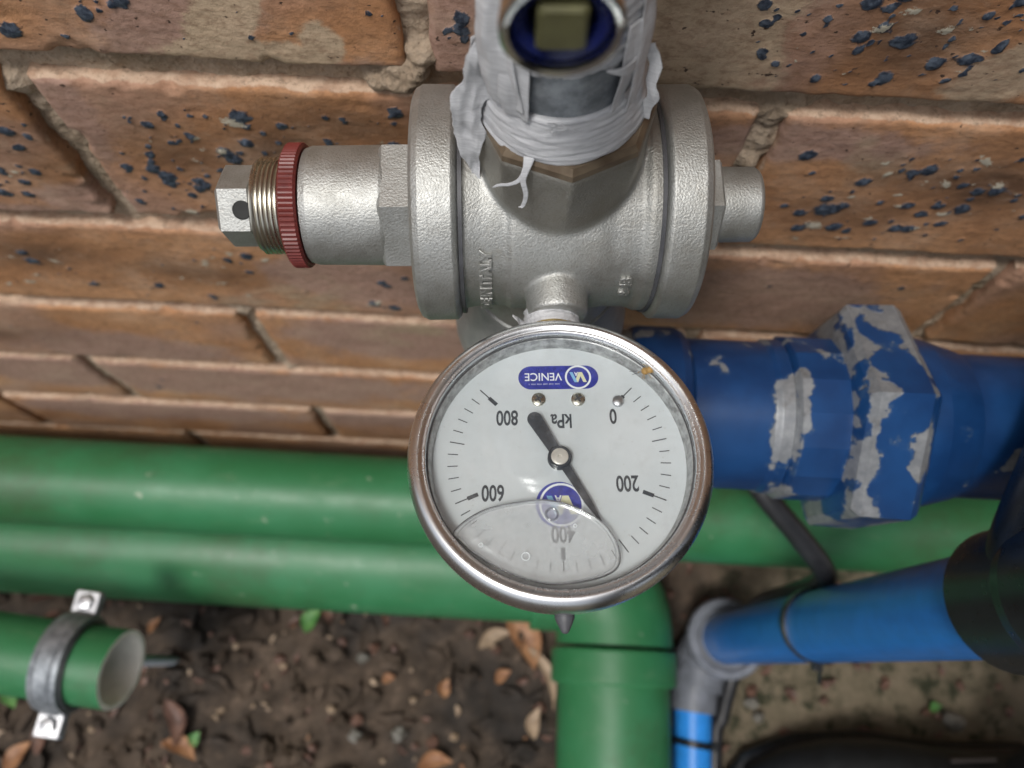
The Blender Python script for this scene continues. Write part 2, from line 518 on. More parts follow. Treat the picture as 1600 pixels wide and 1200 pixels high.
def tube(path, rad, n=24, closed=False, caps=True):
    P = [Vector(p) for p in path]
    m = len(P)
    rr = rad if hasattr(rad, '__len__') else [rad] * m
    V, Fc = [], []
    up = None
    for i, p in enumerate(P):
        t = (P[(i + 1) % m] - P[i - 1]) if closed else (P[min(m - 1, i + 1)] - P[max(0, i - 1)])
        t.normalize()
        if up is None:
            up = Vector((0, 0, 1)) if abs(t.z) < 0.9 else Vector((0, 1, 0))
        up = (up - t * up.dot(t)).normalized()
        s = t.cross(up)
        for k in range(n):
            a = 2 * math.pi * k / n
            q = p + (up * math.cos(a) + s * math.sin(a)) * rr[i]
            V.append(tuple(q))
    for j in range(m if closed else m - 1):
        a, b = j * n, ((j + 1) % m) * n
        for i in range(n):
            k = (i + 1) % n
            Fc.append((a + i, b + i, b + k, a + k))
    if caps and not closed:
        Fc.append(tuple(range(n)))
        Fc.append(tuple((m - 1) * n + i for i in range(n - 1, -1, -1)))
    return [np.array(V, float), Fc]
def flat(poly, z=0.0, th=0.0):
    n = len(poly)
    if th <= 0:
        return [np.array([(x, y, z) for x, y in poly], float), [tuple(range(n))]]
    V = [(x, y, z) for x, y in poly] + [(x, y, z + th) for x, y in poly]
    Fc = [tuple(range(n - 1, -1, -1)), tuple(range(n, 2 * n))]
    Fc += [(i, (i + 1) % n, n + (i + 1) % n, n + i) for i in range(n)]
    return [np.array(V, float), Fc]

BASE = {}
def mesh_of(name, g, mat=None, sharp=38, smooth=True, attrs=None):
    me = bpy.data.meshes.new(name)
    me.from_pydata((g[0] * MM).tolist(), [], g[1])
    if smooth:
        me.polygons.foreach_set('use_smooth', [True] * len(me.polygons))
        me.set_sharp_from_angle(angle=R(sharp))
    if mat:
        me.materials.append(M[mat])
    for k, v in (attrs or {}).items():
        a = me.attributes.new(k, 'FLOAT', 'POINT')
        a.data.foreach_set('value', np.asarray(v, dtype=np.float32))
    me.update()
    return me
def thing(name, label, cat, loc, rot=None, base=(0, 0, 0), group=None):
    o = bpy.data.objects.new(name, None)
    o.empty_display_size = 0.01
    col.objects.link(o)
    rot = rot or Matrix.Identity(3)
    L = Vector(loc) + rot @ Vector(base)
    o.matrix_world = Matrix.Translation(L * MM) @ rot.to_4x4()
    o['label'] = label
    o['category'] = cat
    if group:
        o['group'] = group
    BASE[o.name] = np.array(base, float)
    return o
def root_of(o):
    while o.parent:
        o = o.parent
    return o
def part(name, g, mat, parent, sharp=38, smooth=True, attrs=None, label=None):
    b = BASE.get(root_of(parent).name, np.zeros(3))
    me = mesh_of(name, [g[0] - b, g[1]], mat, sharp, smooth, attrs)
    o = bpy.data.objects.new(name, me)
    col.objects.link(o)
    o.parent = parent
    if label:
        o['label'] = label
    return o
def single(name, g, mat, label=None, cat=None, group=None, kind=None, sharp=38, smooth=True, attrs=None, loc=None):
    V = g[0]
    if loc is None:
        loc = ((V[:, 0].min() + V[:, 0].max()) / 2, (V[:, 1].min() + V[:, 1].max()) / 2, V[:, 2].min())
    me = mesh_of(name, [V - np.array(loc), g[1]], mat, sharp, smooth, attrs)
    o = bpy.data.objects.new(name, me)
    col.objects.link(o)
    o.location = Vector(loc) * MM
    for k, v in (('label', label), ('category', cat), ('group', group), ('kind', kind)):
        if v:
            o[k] = v
    return o
def text_geo(s, size, depth=0.0, bold=0.0, sx=1.0, bevel=0.0):
    cu = bpy.data.curves.new('lettering', 'FONT')
    cu.body = s
    cu.size = size
    cu.align_x = 'CENTER'
    cu.align_y = 'CENTER'
    cu.extrude = depth
    cu.offset = bold
    cu.bevel_depth = bevel
    cu.bevel_resolution = 1
    cu.resolution_u = 6
    o = bpy.data.objects.new('lettering', cu)
    col.objects.link(o)
    me = bpy.data.meshes.new_from_object(o.evaluated_get(bpy.context.evaluated_depsgraph_get()))
    V = np.array([v.co[:] for v in me.vertices], float)
    Fc = [tuple(p.vertices) for p in me.polygons]
    bpy.data.objects.remove(o)
    bpy.data.curves.remove(cu)
    bpy.data.meshes.remove(me)
    V[:, 0] *= sx
    V[:, 0] -= (V[:, 0].max() + V[:, 0].min()) / 2
    V[:, 1] -= (V[:, 1].max() + V[:, 1].min()) / 2
    return [V, Fc]
def voxel(g, size, it=3):
    me = bpy.data.meshes.new('tmp')
    me.from_pydata((g[0] * MM).tolist(), [], g[1])
    o = bpy.data.objects.new('tmp', me)
    col.objects.link(o)
    m = o.modifiers.new('r', 'REMESH')
    m.mode = 'VOXEL'
    m.voxel_size = size * MM
    s = o.modifiers.new('s', 'SMOOTH')
    s.iterations = it
    s.factor = 0.5
    e = bpy.data.meshes.new_from_object(o.evaluated_get(bpy.context.evaluated_depsgraph_get()))
    V = np.empty(len(e.vertices) * 3)
    e.vertices.foreach_get('co', V)
    V = V.reshape(-1, 3) / MM
    Fc = [tuple(p.vertices) for p in e.polygons]
    bpy.data.objects.remove(o)
    bpy.data.meshes.remove(me)
    bpy.data.meshes.remove(e)
    return [V, Fc]

# ------------------------------------------------------------------ ground
WALL_Y = 160.0
def build_ground():
    xs = np.arange(-620, 560, 4.0)
    ys = np.arange(-420, 176, 4.0)
    V = []
    for y in ys:
        for x in xs:
            p = (x, y, 0)
            rgt = min(1, max(0, (x - 150) / 60))
            h = 5.5 * FB(p, 0.02, 4) + 3.0 * FB((x + 50, y, 9), 0.075, 4) + 1.3 * N3(p, 0.22)
            V.append((x, y, h * (1 - 0.55 * rgt) - 3))
    nx, ny = len(xs), len(ys)
    Fc = [(j * nx + i, j * nx + i + 1, (j + 1) * nx + i + 1, (j + 1) * nx + i) for j in range(ny - 1) for i in range(nx - 1)]
    single('ground', [np.array(V), Fc], 'soil', kind='structure', sharp=180, loc=(0, 0, 0))
    # the yard beyond the photograph's frame
    g = flat([(-9000, -9000), (9000, -9000), (9000, 176), (-9000, 176)], -14)
    single('yard', g, 'soil', kind='structure', loc=(0, 0, -14))
build_ground()

# ------------------------------------------------------------------ brick wall
J = [690, 603, 515, 426, 341, 255, 169.5, 84, -2]      # z of the tops of the courses
PERP = {0: [-159, 76, -394, 311], 1: [-32, 203, -267, 438], 2: [-159.5, 77, -395, 312], 3: [204, -31, -266, 439], 4: [-141.5, 94, -376, 329], 5: [-269, -34, 201, 436], 6: [-142.8, 92, -377, 327], 7: [-268, -33, 202, 437]}
wall = thing('brick_wall', 'weathered orange-brown face brick wall behind the valve and pipes', 'wall', (0, WALL_Y, 0))
BASE[wall.name] = np.zeros(3)
W0 = np.array([0, WALL_Y, 0.0])
def clampf(v):
    return max(0.0, min(1.0, v))
def make_brick(row, x0, x1, z0, z1, seed):
    rr = random.Random(seed)
    near = row in (1, 2, 3)
    st = 1.1 if near else 2.4
    if row in (0,) or row >= 7 or x1 < -430 or x0 > 300:
        st = 5.0
    nx, nz = max(4, int((x1 - x0) / st)), max(4, int((z1 - z0) / st))
    blobs, whites, clus, creams, purps = [], [], [], [], []
    for (cx, cz, r_, asp, sl, kd) in SLAG:
        if x0 + 2 < cx < x1 - 2 and z0 + 2 < cz < z1 - 2:
            (blobs if kd == 'b' else whites).append((cx, cz, r_, asp, sl))
    for (cx, cz, rx, rz) in STAINS:
        if x0 < cx < x1 and z0 < cz < z1:
            clus.append((cx, cz, rx, rz))
    for (cx, cz, rx, rz, sh_, kd) in PATCHES:
        if x0 - 30 < cx < x1 + 30 and z0 - 5 < cz < z1 + 5:
            (creams if kd == 'c' else purps).append((cx, cz, rx, rz, sh_))
    for extra in FIXED_BLOBS:
        if x0 < extra[0] < x1 and z0 < extra[1] < z1:
            (blobs if extra[3] == 'b' else whites).append((extra[0], extra[1], extra[2], 1.15, 0.2))
    V, A, Wt, L, Dk, Cm, Pu = [], [], [], [], [], [], []
    D = 34.0
    round_ = 2.0
    tilt = rr.uniform(-0.004, 0.004)
    push = rr.uniform(-0.8, 0.8)
    us = [-3, -2, -1] + list(range(nx + 1)) + [nx + 1, nx + 2, nx + 3]
    ws = [-3, -2, -1] + list(range(nz + 1)) + [nz + 1, nz + 2, nz + 3]
    fold = {1: 2.5, 2: 8.0, 3: D}
    for kk in ws:
        for ii in us:
            i = min(max(ii, 0), nx)
            k = min(max(kk, 0), nz)
            fx = x0 + (x1 - x0) * i / nx
            fz = z0 + (z1 - z0) * k / nz
            back = 0.0
            if ii < 0: back = max(back, fold[-ii])
            if ii > nx: back = max(back, fold[ii - nx])
            if kk < 0: back = max(back, fold[-kk])
            if kk > nz: back = max(back, fold[kk - nz])
            dl, dr_, db, dt = fx - x0, x1 - fx, fz - z0, z1 - fz
            e = min(dl, dr_, db, dt)
            p = (fx, 0.3 * back, fz)
            # wandering outline
            wx = 1.3 * FB((fx, seed, fz), 0.05, 3)
            wz = 1.3 * FB((fx + 90, seed, fz), 0.045, 4) + 0.55 * N3((fx, seed, fz), 0.25)
            bx = wx * math.exp(-min(dl, dr_) / 5)
            bz = wz * math.exp(-min(db, dt) / 5)
            y = push + tilt * (fx - x0) + 0.55 * FB((fx, seed * 3, fz), 0.035, 4) + 0.16 * FB((fx * 0.5, seed, fz), 0.3, 3)
            er = max(0.0, round_ - e) / round_
            y += 1.5 * er * er
            chip = FB((fx, 11 + seed, fz), 0.06, 3)
            if chip > 0.35 and e < 7:
                y += (chip - 0.35) * 8 * (1 - e / 7)
            a = wh = 0.0
            if back == 0:
                for (cx, cz, r_, asp, sl) in blobs:
                    dx, dz = fx - cx, fz - cz
                    if abs(dx) < 9 and abs(dz) < 7:
                        dz2 = dz - sl * dx * 0.4
                        q = math.sqrt((dx / asp) ** 2 + dz2 ** 2) / r_
                        if q < 1.8:
                            a = max(a, 1.25 - q * 0.85)
                for (cx, cz, r_, asp, sl) in whites:
                    dx, dz = fx - cx, fz - cz
                    if abs(dx) < 9 and abs(dz) < 7:
                        dz2 = dz - sl * dx
                        q = math.sqrt((dx / asp) ** 2 + (dz2 * 1.5) ** 2) / r_
                        if q < 1.8:
                            wh = max(wh, 1.2 - q * 0.85)
                if a > 0.4:
                    y -= min(1.0, (a - 0.4) * 1.6) * 1.1 * (0.6 + 0.9 * mn.noise(Vector((fx * .6, seed, fz * .6))))
                if wh > 0.4:
                    y -= (wh - 0.4) * 0.5
            dk = 0.0
            for (cx, cz, rx, rz) in clus:
                dk = max(dk, math.exp(-(((fx - cx) / rx) ** 2 + ((fz - cz) / rz) ** 2)))
            dk *= 0.75 + 0.5 * FB((fx, 5 + seed, fz), 0.03, 3)
            cm = max([math.exp(-(((fx - cx - sh_ * (fz - cz)) / rx) ** 2 + ((fz - cz) / rz) ** 2) * 0.7) for (cx, cz, rx, rz, sh_) in creams] or [0])
            pu = max([math.exp(-(((fx - cx - sh_ * (fz - cz)) / rx) ** 2 + ((fz - cz) / rz) ** 2) * 0.7) for (cx, cz, rx, rz, sh_) in purps] or [0])
            Cm.append(cm); Pu.append(pu)
            led = 0.0
            if back > 0 and kk > nz:
                led = 1.0
            elif back == 0:
                led = 0.8 * math.exp(-dt / 0.7) + 0.35 * math.exp(-min(dl, dr_) / 1.5) + 0.2 * math.exp(-db / 1.0)
            V.append((fx + bx, WALL_Y + y + back, fz + bz))
            A.append(a); Wt.append(wh); L.append(led); Dk.append(clampf(dk))
    n = len(us)
    Fc = [(k * n + i, k * n + i + 1, (k + 1) * n + i + 1, (k + 1) * n + i) for k in range(len(ws) - 1) for i in range(n - 1)]
    return [np.array(V), Fc], dict(blob=A, white=Wt, ledge=L, dark=Dk, cream=Cm, purp=Pu)
# lumps that can be picked out singly in the photograph: x, z, radius
FIXED_BLOBS = [(100, 548, 3.2, 'b'), (112, 541, 2.6, 'b'), (88, 549, 2.4, 'b'), (82, 533, 1.8, 'b'), (122, 563, 2.0, 'b'), (118, 535, 1.4, 'b'), (86, 560, 2.6, 'b'), (93, 563, 2.4, 'b'), (99, 532, 1.2, 'b'), (145, 556, 2.0, 'b'),
               (113, 465, 4.6, 'b'), (120, 454, 3.0, 'b'), (107, 452, 2.8, 'b'), (104, 462, 2.6, 'b'), (132, 458, 2.6, 'b'), (110, 472, 2.4, 'b'), (97, 466, 1.6, 'b'), (140, 470, 2.6, 'b'), (148, 455, 2.8, 'b'),
               (92, 552, 3.0, 'w'), (97, 558, 2.6, 'w'), (137, 470, 2.2, 'w'), (130, 461, 2.4, 'w'), (118, 474, 1.8, 'w'), (134, 476, 2.0, 'w'), (155, 466, 3.0, 'w'), (150, 456, 2.2, 'w'),
               (-134, 560, 3.2, 'b'), (-128, 556, 3.4, 'b'), (-122, 560, 2.4, 'b'), (-140, 553, 1.6, 'b')]
def Pw(u, v):
    d = (u - 800) * cR + (600 - v) * cU + 1202 * cF
    q = Vector(CAM) + d * (WALL_Y / d.y)
    return q.x, q.z
SLAG, STAINS, PATCHES = [], [], []
rs = random.Random(5)
for (u0, u1, v0, v1, nb, nw_, big) in ((190, 640, 175, 335, 120, 8, 1.1), (225, 330, 210, 300, 26, 0, 1.4), (305, 350, 195, 270, 0, 8, 1.0), (190, 640, 170, 340, 90, 0, 0.45), (1230, 1600, 235, 380, 60, 0, 0.45), (1180, 1600, 0, 130, 60, 0, 0.45), (0, 66, 190, 300, 16, 3, 1.2), (0, 20, 30, 55, 3, 0, 1.2), (120, 200, 2, 30, 8, 0, 1.2), (20, 600, 5, 95, 14, 5, 0.5),
                                      (1180, 1600, 0, 120, 50, 14, 0.9), (1230, 1590, 240, 375, 46, 16, 1.15), (1480, 1600, 240, 340, 18, 8, 1.1), (0, 150, 385, 445, 22, 9, 1.0), (225, 400, 385, 465, 16, 22, 1.0), (560, 640, 430, 480, 10, 3, 1.1), (690, 740, 0, 60, 10, 2, 1.0),
                                      (0, 60, 500, 535, 6, 1, 1.0), (230, 420, 500, 560, 3, 4, 0.8), (200, 330, 590, 625, 5, 1, 1.0), (100, 500, 400, 460, 12, 3, 0.6), (1100, 1500, 440, 500, 4, 2, 0.6)):
    for kd, cnt in (('b', nb), ('w', nw_)):
        for _ in range(cnt):
            x_, z_ = Pw(rs.uniform(u0, u1), rs.uniform(v0, v1))
            SLAG.append((x_, z_, rs.choice((0.4, 0.5, 0.6, 0.8, 1.0, 1.3, 1.8, 2.5, 3.2)) * big * rs.uniform(0.75, 1.1) * (1.0 if kd == 'b' else 1.3), rs.uniform(0.65, 1.25), rs.uniform(-0.6, 0.6), kd))
for (u, v, rx, rz) in ((430, 240, 62, 20), (560, 200, 40, 16), (300, 240, 30, 22), (1420, 60, 45, 26), (1340, 330, 30, 18), (1560, 300, 38, 26), (1450, 290, 40, 16), (30, 230, 20, 24), (80, 400, 40, 16), (310, 420, 34, 14), (20, 520, 50, 14)):
    STAINS.append(Pw(u, v) + (rx, rz))
for (u, v, rx, rz, sh_, kd) in ((345, 50, 9, 34, 0.5, 'c'), (400, 92, 26, 7, 0.2, 'c'), (1095, 70, 24, 40, 0.0, 'c'), (1590, 110, 14, 14, 0.5, 'c'), (505, 75, 7, 9, 0, 'c'),
                               (265, 40, 22, 34, 0.4, 'p'), (105, 175, 9, 26, 0.0, 'p'), (150, 320, 20, 14, 0.0, 'p'), (30, 330, 60, 8, 0, 'p'), (550, 440, 34, 26, -0.6, 'p'), (200, 545, 60, 26, 0, 'p'), (620, 530, 60, 30, 0, 'p'), (100, 580, 90, 30, 0, 'p'), (400, 600, 120, 30, 0.3, 'p'), (250, 640, 120, 22, 0, 'p'), (560, 650, 90, 26, 0, 'p'), (1250, 225, 45, 9, 0, 'p'), (1180, 470, 60, 30, 0, 'p'), (900, 40, 60, 40, 0, 'p'), (440, 110, 30, 8, 0, 'p')):
    PATCHES.append(Pw(u, v) + (rx, rz, sh_, kd))
seed = 20
for row in range(8):
    top, bot = J[row], J[row + 1] + 10.5
    xs = sorted(PERP[row])
    for a, b in zip([-620] + xs, xs + [520]):
        seed += 1
        x0, x1 = a + 4.6, b - 4.6
        if a == -620:
            x0 = b - 235 + 4.6
        if b == 520:
            x1 = a + 235 - 4.6
        g, at = make_brick(row, x0, x1, bot, top, seed)
        me = mesh_of('brick', [g[0] - W0, g[1]], 'brick', 60, True, at)
        o = bpy.data.objects.new('brick', me)
        col.objects.link(o)
        o.parent = wall
for row, z in [(r_, 690 + 87 * r_) for r_ in range(4)]:
    for k in range(-5, 5):
        seed += 1
        x0 = k * 235 + (76 if row % 2 else -32)
        g, at = make_brick(0, x0 + 4.6, x0 + 230.4, z + 10.5, z + 87, seed)
        me = mesh_of('brick', [g[0] - W0, g[1]], 'brick', 60, True, at)
        o = bpy.data.objects.new('brick', me)
        col.objects.link(o)
        o.parent = wall
for row in range(8):
    xs = sorted(PERP[row])
    for x0 in [xs[0] - 235 * (k + 2) for k in range(3)] + [xs[-1] + 235 * (k + 1) for k in range(3)]:
        seed += 1
        g, at = make_brick(0, x0 + 4.6, x0 + 230.4, J[row + 1] + 10.5, J[row], seed)
        me = mesh_of('brick', [g[0] - W0, g[1]], 'brick', 60, True, at)
        o = bpy.data.objects.new('brick', me)
        col.objects.link(o)
        o.parent = wall
def build_mortar():
    sx, sz = 1.9, 1.9
    xs = np.arange(-600, 541, sx)
    xs = np.arange(-480, 400, 1.45)
    zs = np.concatenate([np.arange(-20, 330, 2.4), np.arange(330, 560, 1.25), np.arange(560, 612, 2.4)])
    lumps = [(-36, 523, 9, 5.5, 7.0), (-30, 531, 7, 4.5, 6.5), (-43, 519, 8, 3.5, 6.0), (78, 498, 9, 10, 3.5), (74, 488, 7, 7, 4.5), (80, 512, 11, 5, 4.0), (-165, 508, 10, 6, 4.5), (-145, 338, 7, 5, 3.5), (-137, 258, 6, 4, 3.5), (-262, 176, 6, 3.5, 4)]
    V = []
    for z in zs:
        row = max(0, min(7, sum(1 for j in J[1:8] if z < j - 5)))
        for x in xs:
            dp = min(abs(x - q) for q in PERP[row])
            y = 6.0 + 1.0 * FB((x, 3, z), 0.05, 3) + 1.15 * FB((x, 7, z), 0.2, 5) + 0.5 * N3((x, 8, z), 0.55)
            if dp < 8:
                y -= 1.6 * (1 - dp / 8) * (1 + FB((x, 31, z), 0.03, 2))
            for (lx, lz, rx, rz, hh) in lumps:
                q = ((x - lx) / rx) ** 2 + ((z - lz) / rz) ** 2
                if q < 1.6:
                    q += 0.35 * FB((x, 0, z), 0.2, 3)
                    y -= max(0.0, 1 - q) ** 0.6 * hh * (1 + 0.25 * FB((x, 9, z), 0.3, 3)) if q < 1 else 0
            V.append((x, WALL_Y + max(y, -1.8), z))
    nx, nz = len(xs), len(zs)
    Fc = [(k * nx + i, k * nx + i + 1, (k + 1) * nx + i + 1, (k + 1) * nx + i) for k in range(nz - 1) for i in range(nx - 1)]
    me = mesh_of('mortar', [np.array(V) - W0, Fc], 'mortar', 180, True)
    o = bpy.data.objects.new('mortar', me)
    col.objects.link(o)
    o.parent = wall
build_mortar()
g = box(6000, 230, 3200, (0, WALL_Y + 125.5, 1560))
me = mesh_of('wall_core', [g[0] - W0, g[1]], 'mortar', smooth=False)
o = bpy.data.objects.new('wall_core', me)
col.objects.link(o)
o.parent = wall

# ------------------------------------------------------------------ pressure reducing valve
YAW = R(3.55)
VR = Matrix.Rotation(YAW, 3, 'Z')
VC = Vector((9.0, 121.0, 520.0))
valve = thing('pressure_reducing_valve', 'nickel-plated cast pressure reducing valve mounted crosswise on the vertical pipe', 'valve', VC, VR, base=(0, 0, -33))
mid = xf(lathe([(-29, 26.5), (-28, 29.6), (-25.8, 29.9), (-24.5, 28.8), (-20, 28.2), (-13.5, 28.2), (-12.3, 29.1), (10, 29.1), (14, 28.6), (21, 28.8), (23, 29.9), (28, 29.7), (29, 26.5)], 96), AX)
def oct_rf(t, z, r):
    k = clampf((z - 24) / 14)
    d = ((t - R(92) + R(22.5)) % R(45)) - R(22.5)
    return r * (1 - k) + k * r * 1.04 * math.cos(R(22.5)) / math.cos(abs(R(22.5) - abs(d)))
boss_t = lathe([(0, 21.2)] + [(20 + i * 1.5, 21.2) for i in range(16)] + [(43.5, 20.6)], 128, rf=oct_rf)
boss_b = lathe([(-40, 24), (-36, 24.5), (-20, 24), (0, 24)], 64)
port = xf(lathe([(0, 9.2), (30, 8.4), (35.2, 8.1), (35.8, 7.6)], 40), AYN, (0, 0, 2.2))
body = voxel(join(mid, boss_t, boss_b, port), 0.55, 5)
boss_shade = [clampf((z - 0.9 * math.sqrt(max(0.0, 29.3 ** 2 - min(29.3, abs(y)) ** 2)) - 1.0) / 4) * clampf((z - 14) / 6) for x, y, z in body[0]]  # mask of the boss above the barrel, where shade is painted in
vb = part('body', body, 'cast', valve, sharp=180, attrs=dict(boss_shade_tint=boss_shade))
def collar(x0, x1, s):
    prof = [(0, 24), (0.0, 29.6), (0.6, 31.2), (1.6, 32.2), (9.6, 32.3), (11.2, 31.4), (12.0, 29.8), (12.3, 26), (12.3, 14)]
    k = (x1 - x0) / 12.3
    pr = [(z * k, r) for z, r in prof]
    return xf(lathe(pr, 128), AX if s > 0 else AXN, (x0 * s, 0, 0))
part('collar', collar(26.2, 38.4, 1), 'cast', valve, sharp=50)
part('collar', collar(25.6, 38.2, -1), 'cast', valve, sharp=50)
seam = xf(lathe([(-0.5, 20), (-0.5, 30.4), (0.5, 30.4), (0.5, 20)], 96), AX)
part('seal_ring', xf(seam, None, (25.7, 0, 0)), 'rubber', valve)
part('seal_ring', xf(seam, None, (-25.2, 0, 0)), 'rubber', valve)
def hexprof(z0, z1, r, ch=0.8):
    return [(z0, r - ch * 1.4), (z0 + ch, r), (z1 - ch, r), (z1, r - ch * 1.4)]
part('hex_shoulder', xf(lathe(hexprof(37.5, 47.5, 18.6, 0.9), 6, R(27)), AXN), 'cast', valve, sharp=25)
part('spring_cover', xf(lathe([(46, 16.0), (47.0, 16.6), (66.5, 16.4), (68.4, 15.8), (68.4, 8)], 96), AXN), 'cast', valve, sharp=50)
part('lock_ring', xf(lathe([(68.8, 12), (68.8, 16.4), (69.4, 17.0), (73.2, 17.0), (73.8, 16.3), (73.8, 12)], 240, rf=lambda t, z, r: r + (0.28 if (int(round(t / (2 * math.pi) * 240)) % 3 == 0) else -0.05) * (r > 16.8)), AXN), 'red', valve, sharp=30)
tp = []
for i in range(7):
    z = 73.0 + i * 1.25
    tp += [(z, 12.7), (z + 0.35, 13.35), (z + 0.6, 13.45), (z + 0.95, 12.7)]
tp += [(82.2, 12.6), (82.6, 11.6), (82.6, 6)]
part('threaded_stem', xf(lathe(tp, 96), AXN), 'thread', valve, sharp=60)
capo = part('adjusting_cap', xf(lathe(hexprof(82.3, 92.2, 11.3, 1.0), 6, R(52)), AXN), 'cast', valve, sharp=25)
hr = Matrix.Rotation(R(8), 3, 'X')
hole = xf(open_lathe([(9.4, 2.75), (9.95, 2.55), (9.98, 2.35), (9.9, 2.3), (9.86, 0.01)], 32), AYN, (-85.0, 0, 0))
hole = xf(hole, Matrix.Rotation(R(-52), 3, 'X'))
part('cross_hole', hole, 'dark', capo)
part('hex_shoulder', xf(lathe(hexprof(37.9, 46.0, 14.0, 0.8), 6, R(-27)), AX), 'cast', valve, sharp=25)
part('end_plug', xf(lathe([(44, 10.2), (45.5, 10.6), (56.6, 10.5), (57.6, 9.8), (57.6, 0)], 72), AX), 'cast', valve, sharp=60)
part('socket_rim', lathe([(42.6, 21.2), (43.4, 21.75), (45.2, 21.6), (46.6, 20.4), (47.0, 17.4), (43, 17.2)], 8, R(92), closed=True), 'machined', valve, sharp=25)
def raised(s, size, xc, ang0, rad, sx=1.0):
    g = text_geo(s, size, 0.38, 0.07, sx, 0.2)
    V = g[0]
    out = np.empty_like(V)
    # reading bottom to top in the photograph: along the text the letters climb round the barrel
    ang = ang0 + V[:, 0] / rad
    rr = rad + V[:, 2]
    out[:, 0] = xc - V[:, 1]
    out[:, 1] = -rr * np.cos(ang)
    out[:, 2] = rr * np.sin(ang)
    return [out, g[1]]
part('raised_lettering', raised('MADE IN ITALY', 4.0, -19.0, R(6), 28.6, 1.06), 'cast', valve, sharp=60)
part('raised_lettering', raised('S-48', 4.0, 18.0, R(11), 29.05, 1.05), 'cast', valve, sharp=60)

# ------------------------------------------------------------------ pipework below the valve
tail = thing('galvanised_tail_pipe', 'dull grey galvanised elbow and socket below the valve, mostly hidden by the gauge', 'pipe fitting', VC, VR, base=(0, -14, -141))
part('flared_socket', lathe([(-80, 30.5), (-76, 31.5), (-66, 31), (-50, 27.5), (-37, 25.2), (-36, 23)], 96), 'dull', tail)
elb = [(0, 0, -80), (0, -2, -92), (3, -9, -104), (14, -18, -110), (30, -22, -111), (46, -24, -111)]
part('elbow', tube(catmull(elb, 6), 29.5, 48), 'dull', tail)

# ------------------------------------------------------------------ vertical nipple and tape above the valve
nip = thing('galvanised_nipple', 'grey galvanised pipe wrapped in torn white thread tape above the valve', 'pipe', VC + VR @ Vector((2.0, 0, 0)), VR @ Matrix.Rotation(R(-3.5), 3, 'Y'), base=(0, 0, 42))
part('pipe', lathe([(42, 16.3), (112, 16.3)], 96), 'zinc', nip)
def ridged(prof, n, amp, seed_, edge_lo=None):
    def rf(t, z, r):
        c, s_ = math.cos(t), math.sin(t)
        return r + amp * FB((c * 3 + seed_, s_ * 3, z * 1.4), 0.9, 4) + 0.09 * math.sin(z * 2.6 + t * 1.5) + 0.05 * math.sin(z * 7.5 - t * 2 + seed_)
    return lathe(prof, n, rf=rf, closed=True)
pl = [(46.2, 16.6), (46.0, 18.4), (46.6, 19.3)]
for i in range(28):
    z = 46.9 + i * 0.42
    pl.append((z, 19.5 - 2.1 * (i / 27) ** 1.3 - 0.10 * (i % 5 == 0)))
pl.append((58.9, 16.2))
part('tape_wrap', ridged(pl, 160, 0.35, 3), 'tape', nip, sharp=180)
def upper_tape():
    n, m = 160, 60
    V, Fc = [], []
    for j in range(m + 1):
        for i in range(n):
            t = 2 * math.pi * i / n
            d = abs(((t - R(270) + math.pi) % (2 * math.pi)) - math.pi)        # angle from the front
            low = 70.5 - 13.0 * clampf((d - 0.75) / 0.75) + 1.2 * N3((math.cos(t) * 4, math.sin(t) * 4, 2), 1.0) + 0.5 * N3((math.cos(t) * 15, math.sin(t) * 15, 2), 1.0)
            z = low + (114 - low) * j / m
            c, s_ = math.cos(t), math.sin(t)
            r = 17.2 + 0.55 * (z - 72) / 40 + 0.30 * FB((c * 3, s_ * 3, z), 0.5, 4) + 0.22 * math.sin(z * 2.6 + t * 1.2) + 0.12 * math.sin(z * 6.3 - t)
            if j == 0:
                r = 16.35
            V.append((r * c, r * s_, z))
    for j in range(m):
        for i in range(n):
            k = (i + 1) % n
            Fc.append((j * n + i, j * n + k, (j + 1) * n + k, (j + 1) * n + i))
    return [np.array(V), Fc]
part('tape_wrap', upper_tape(), 'tape', nip, sharp=180)
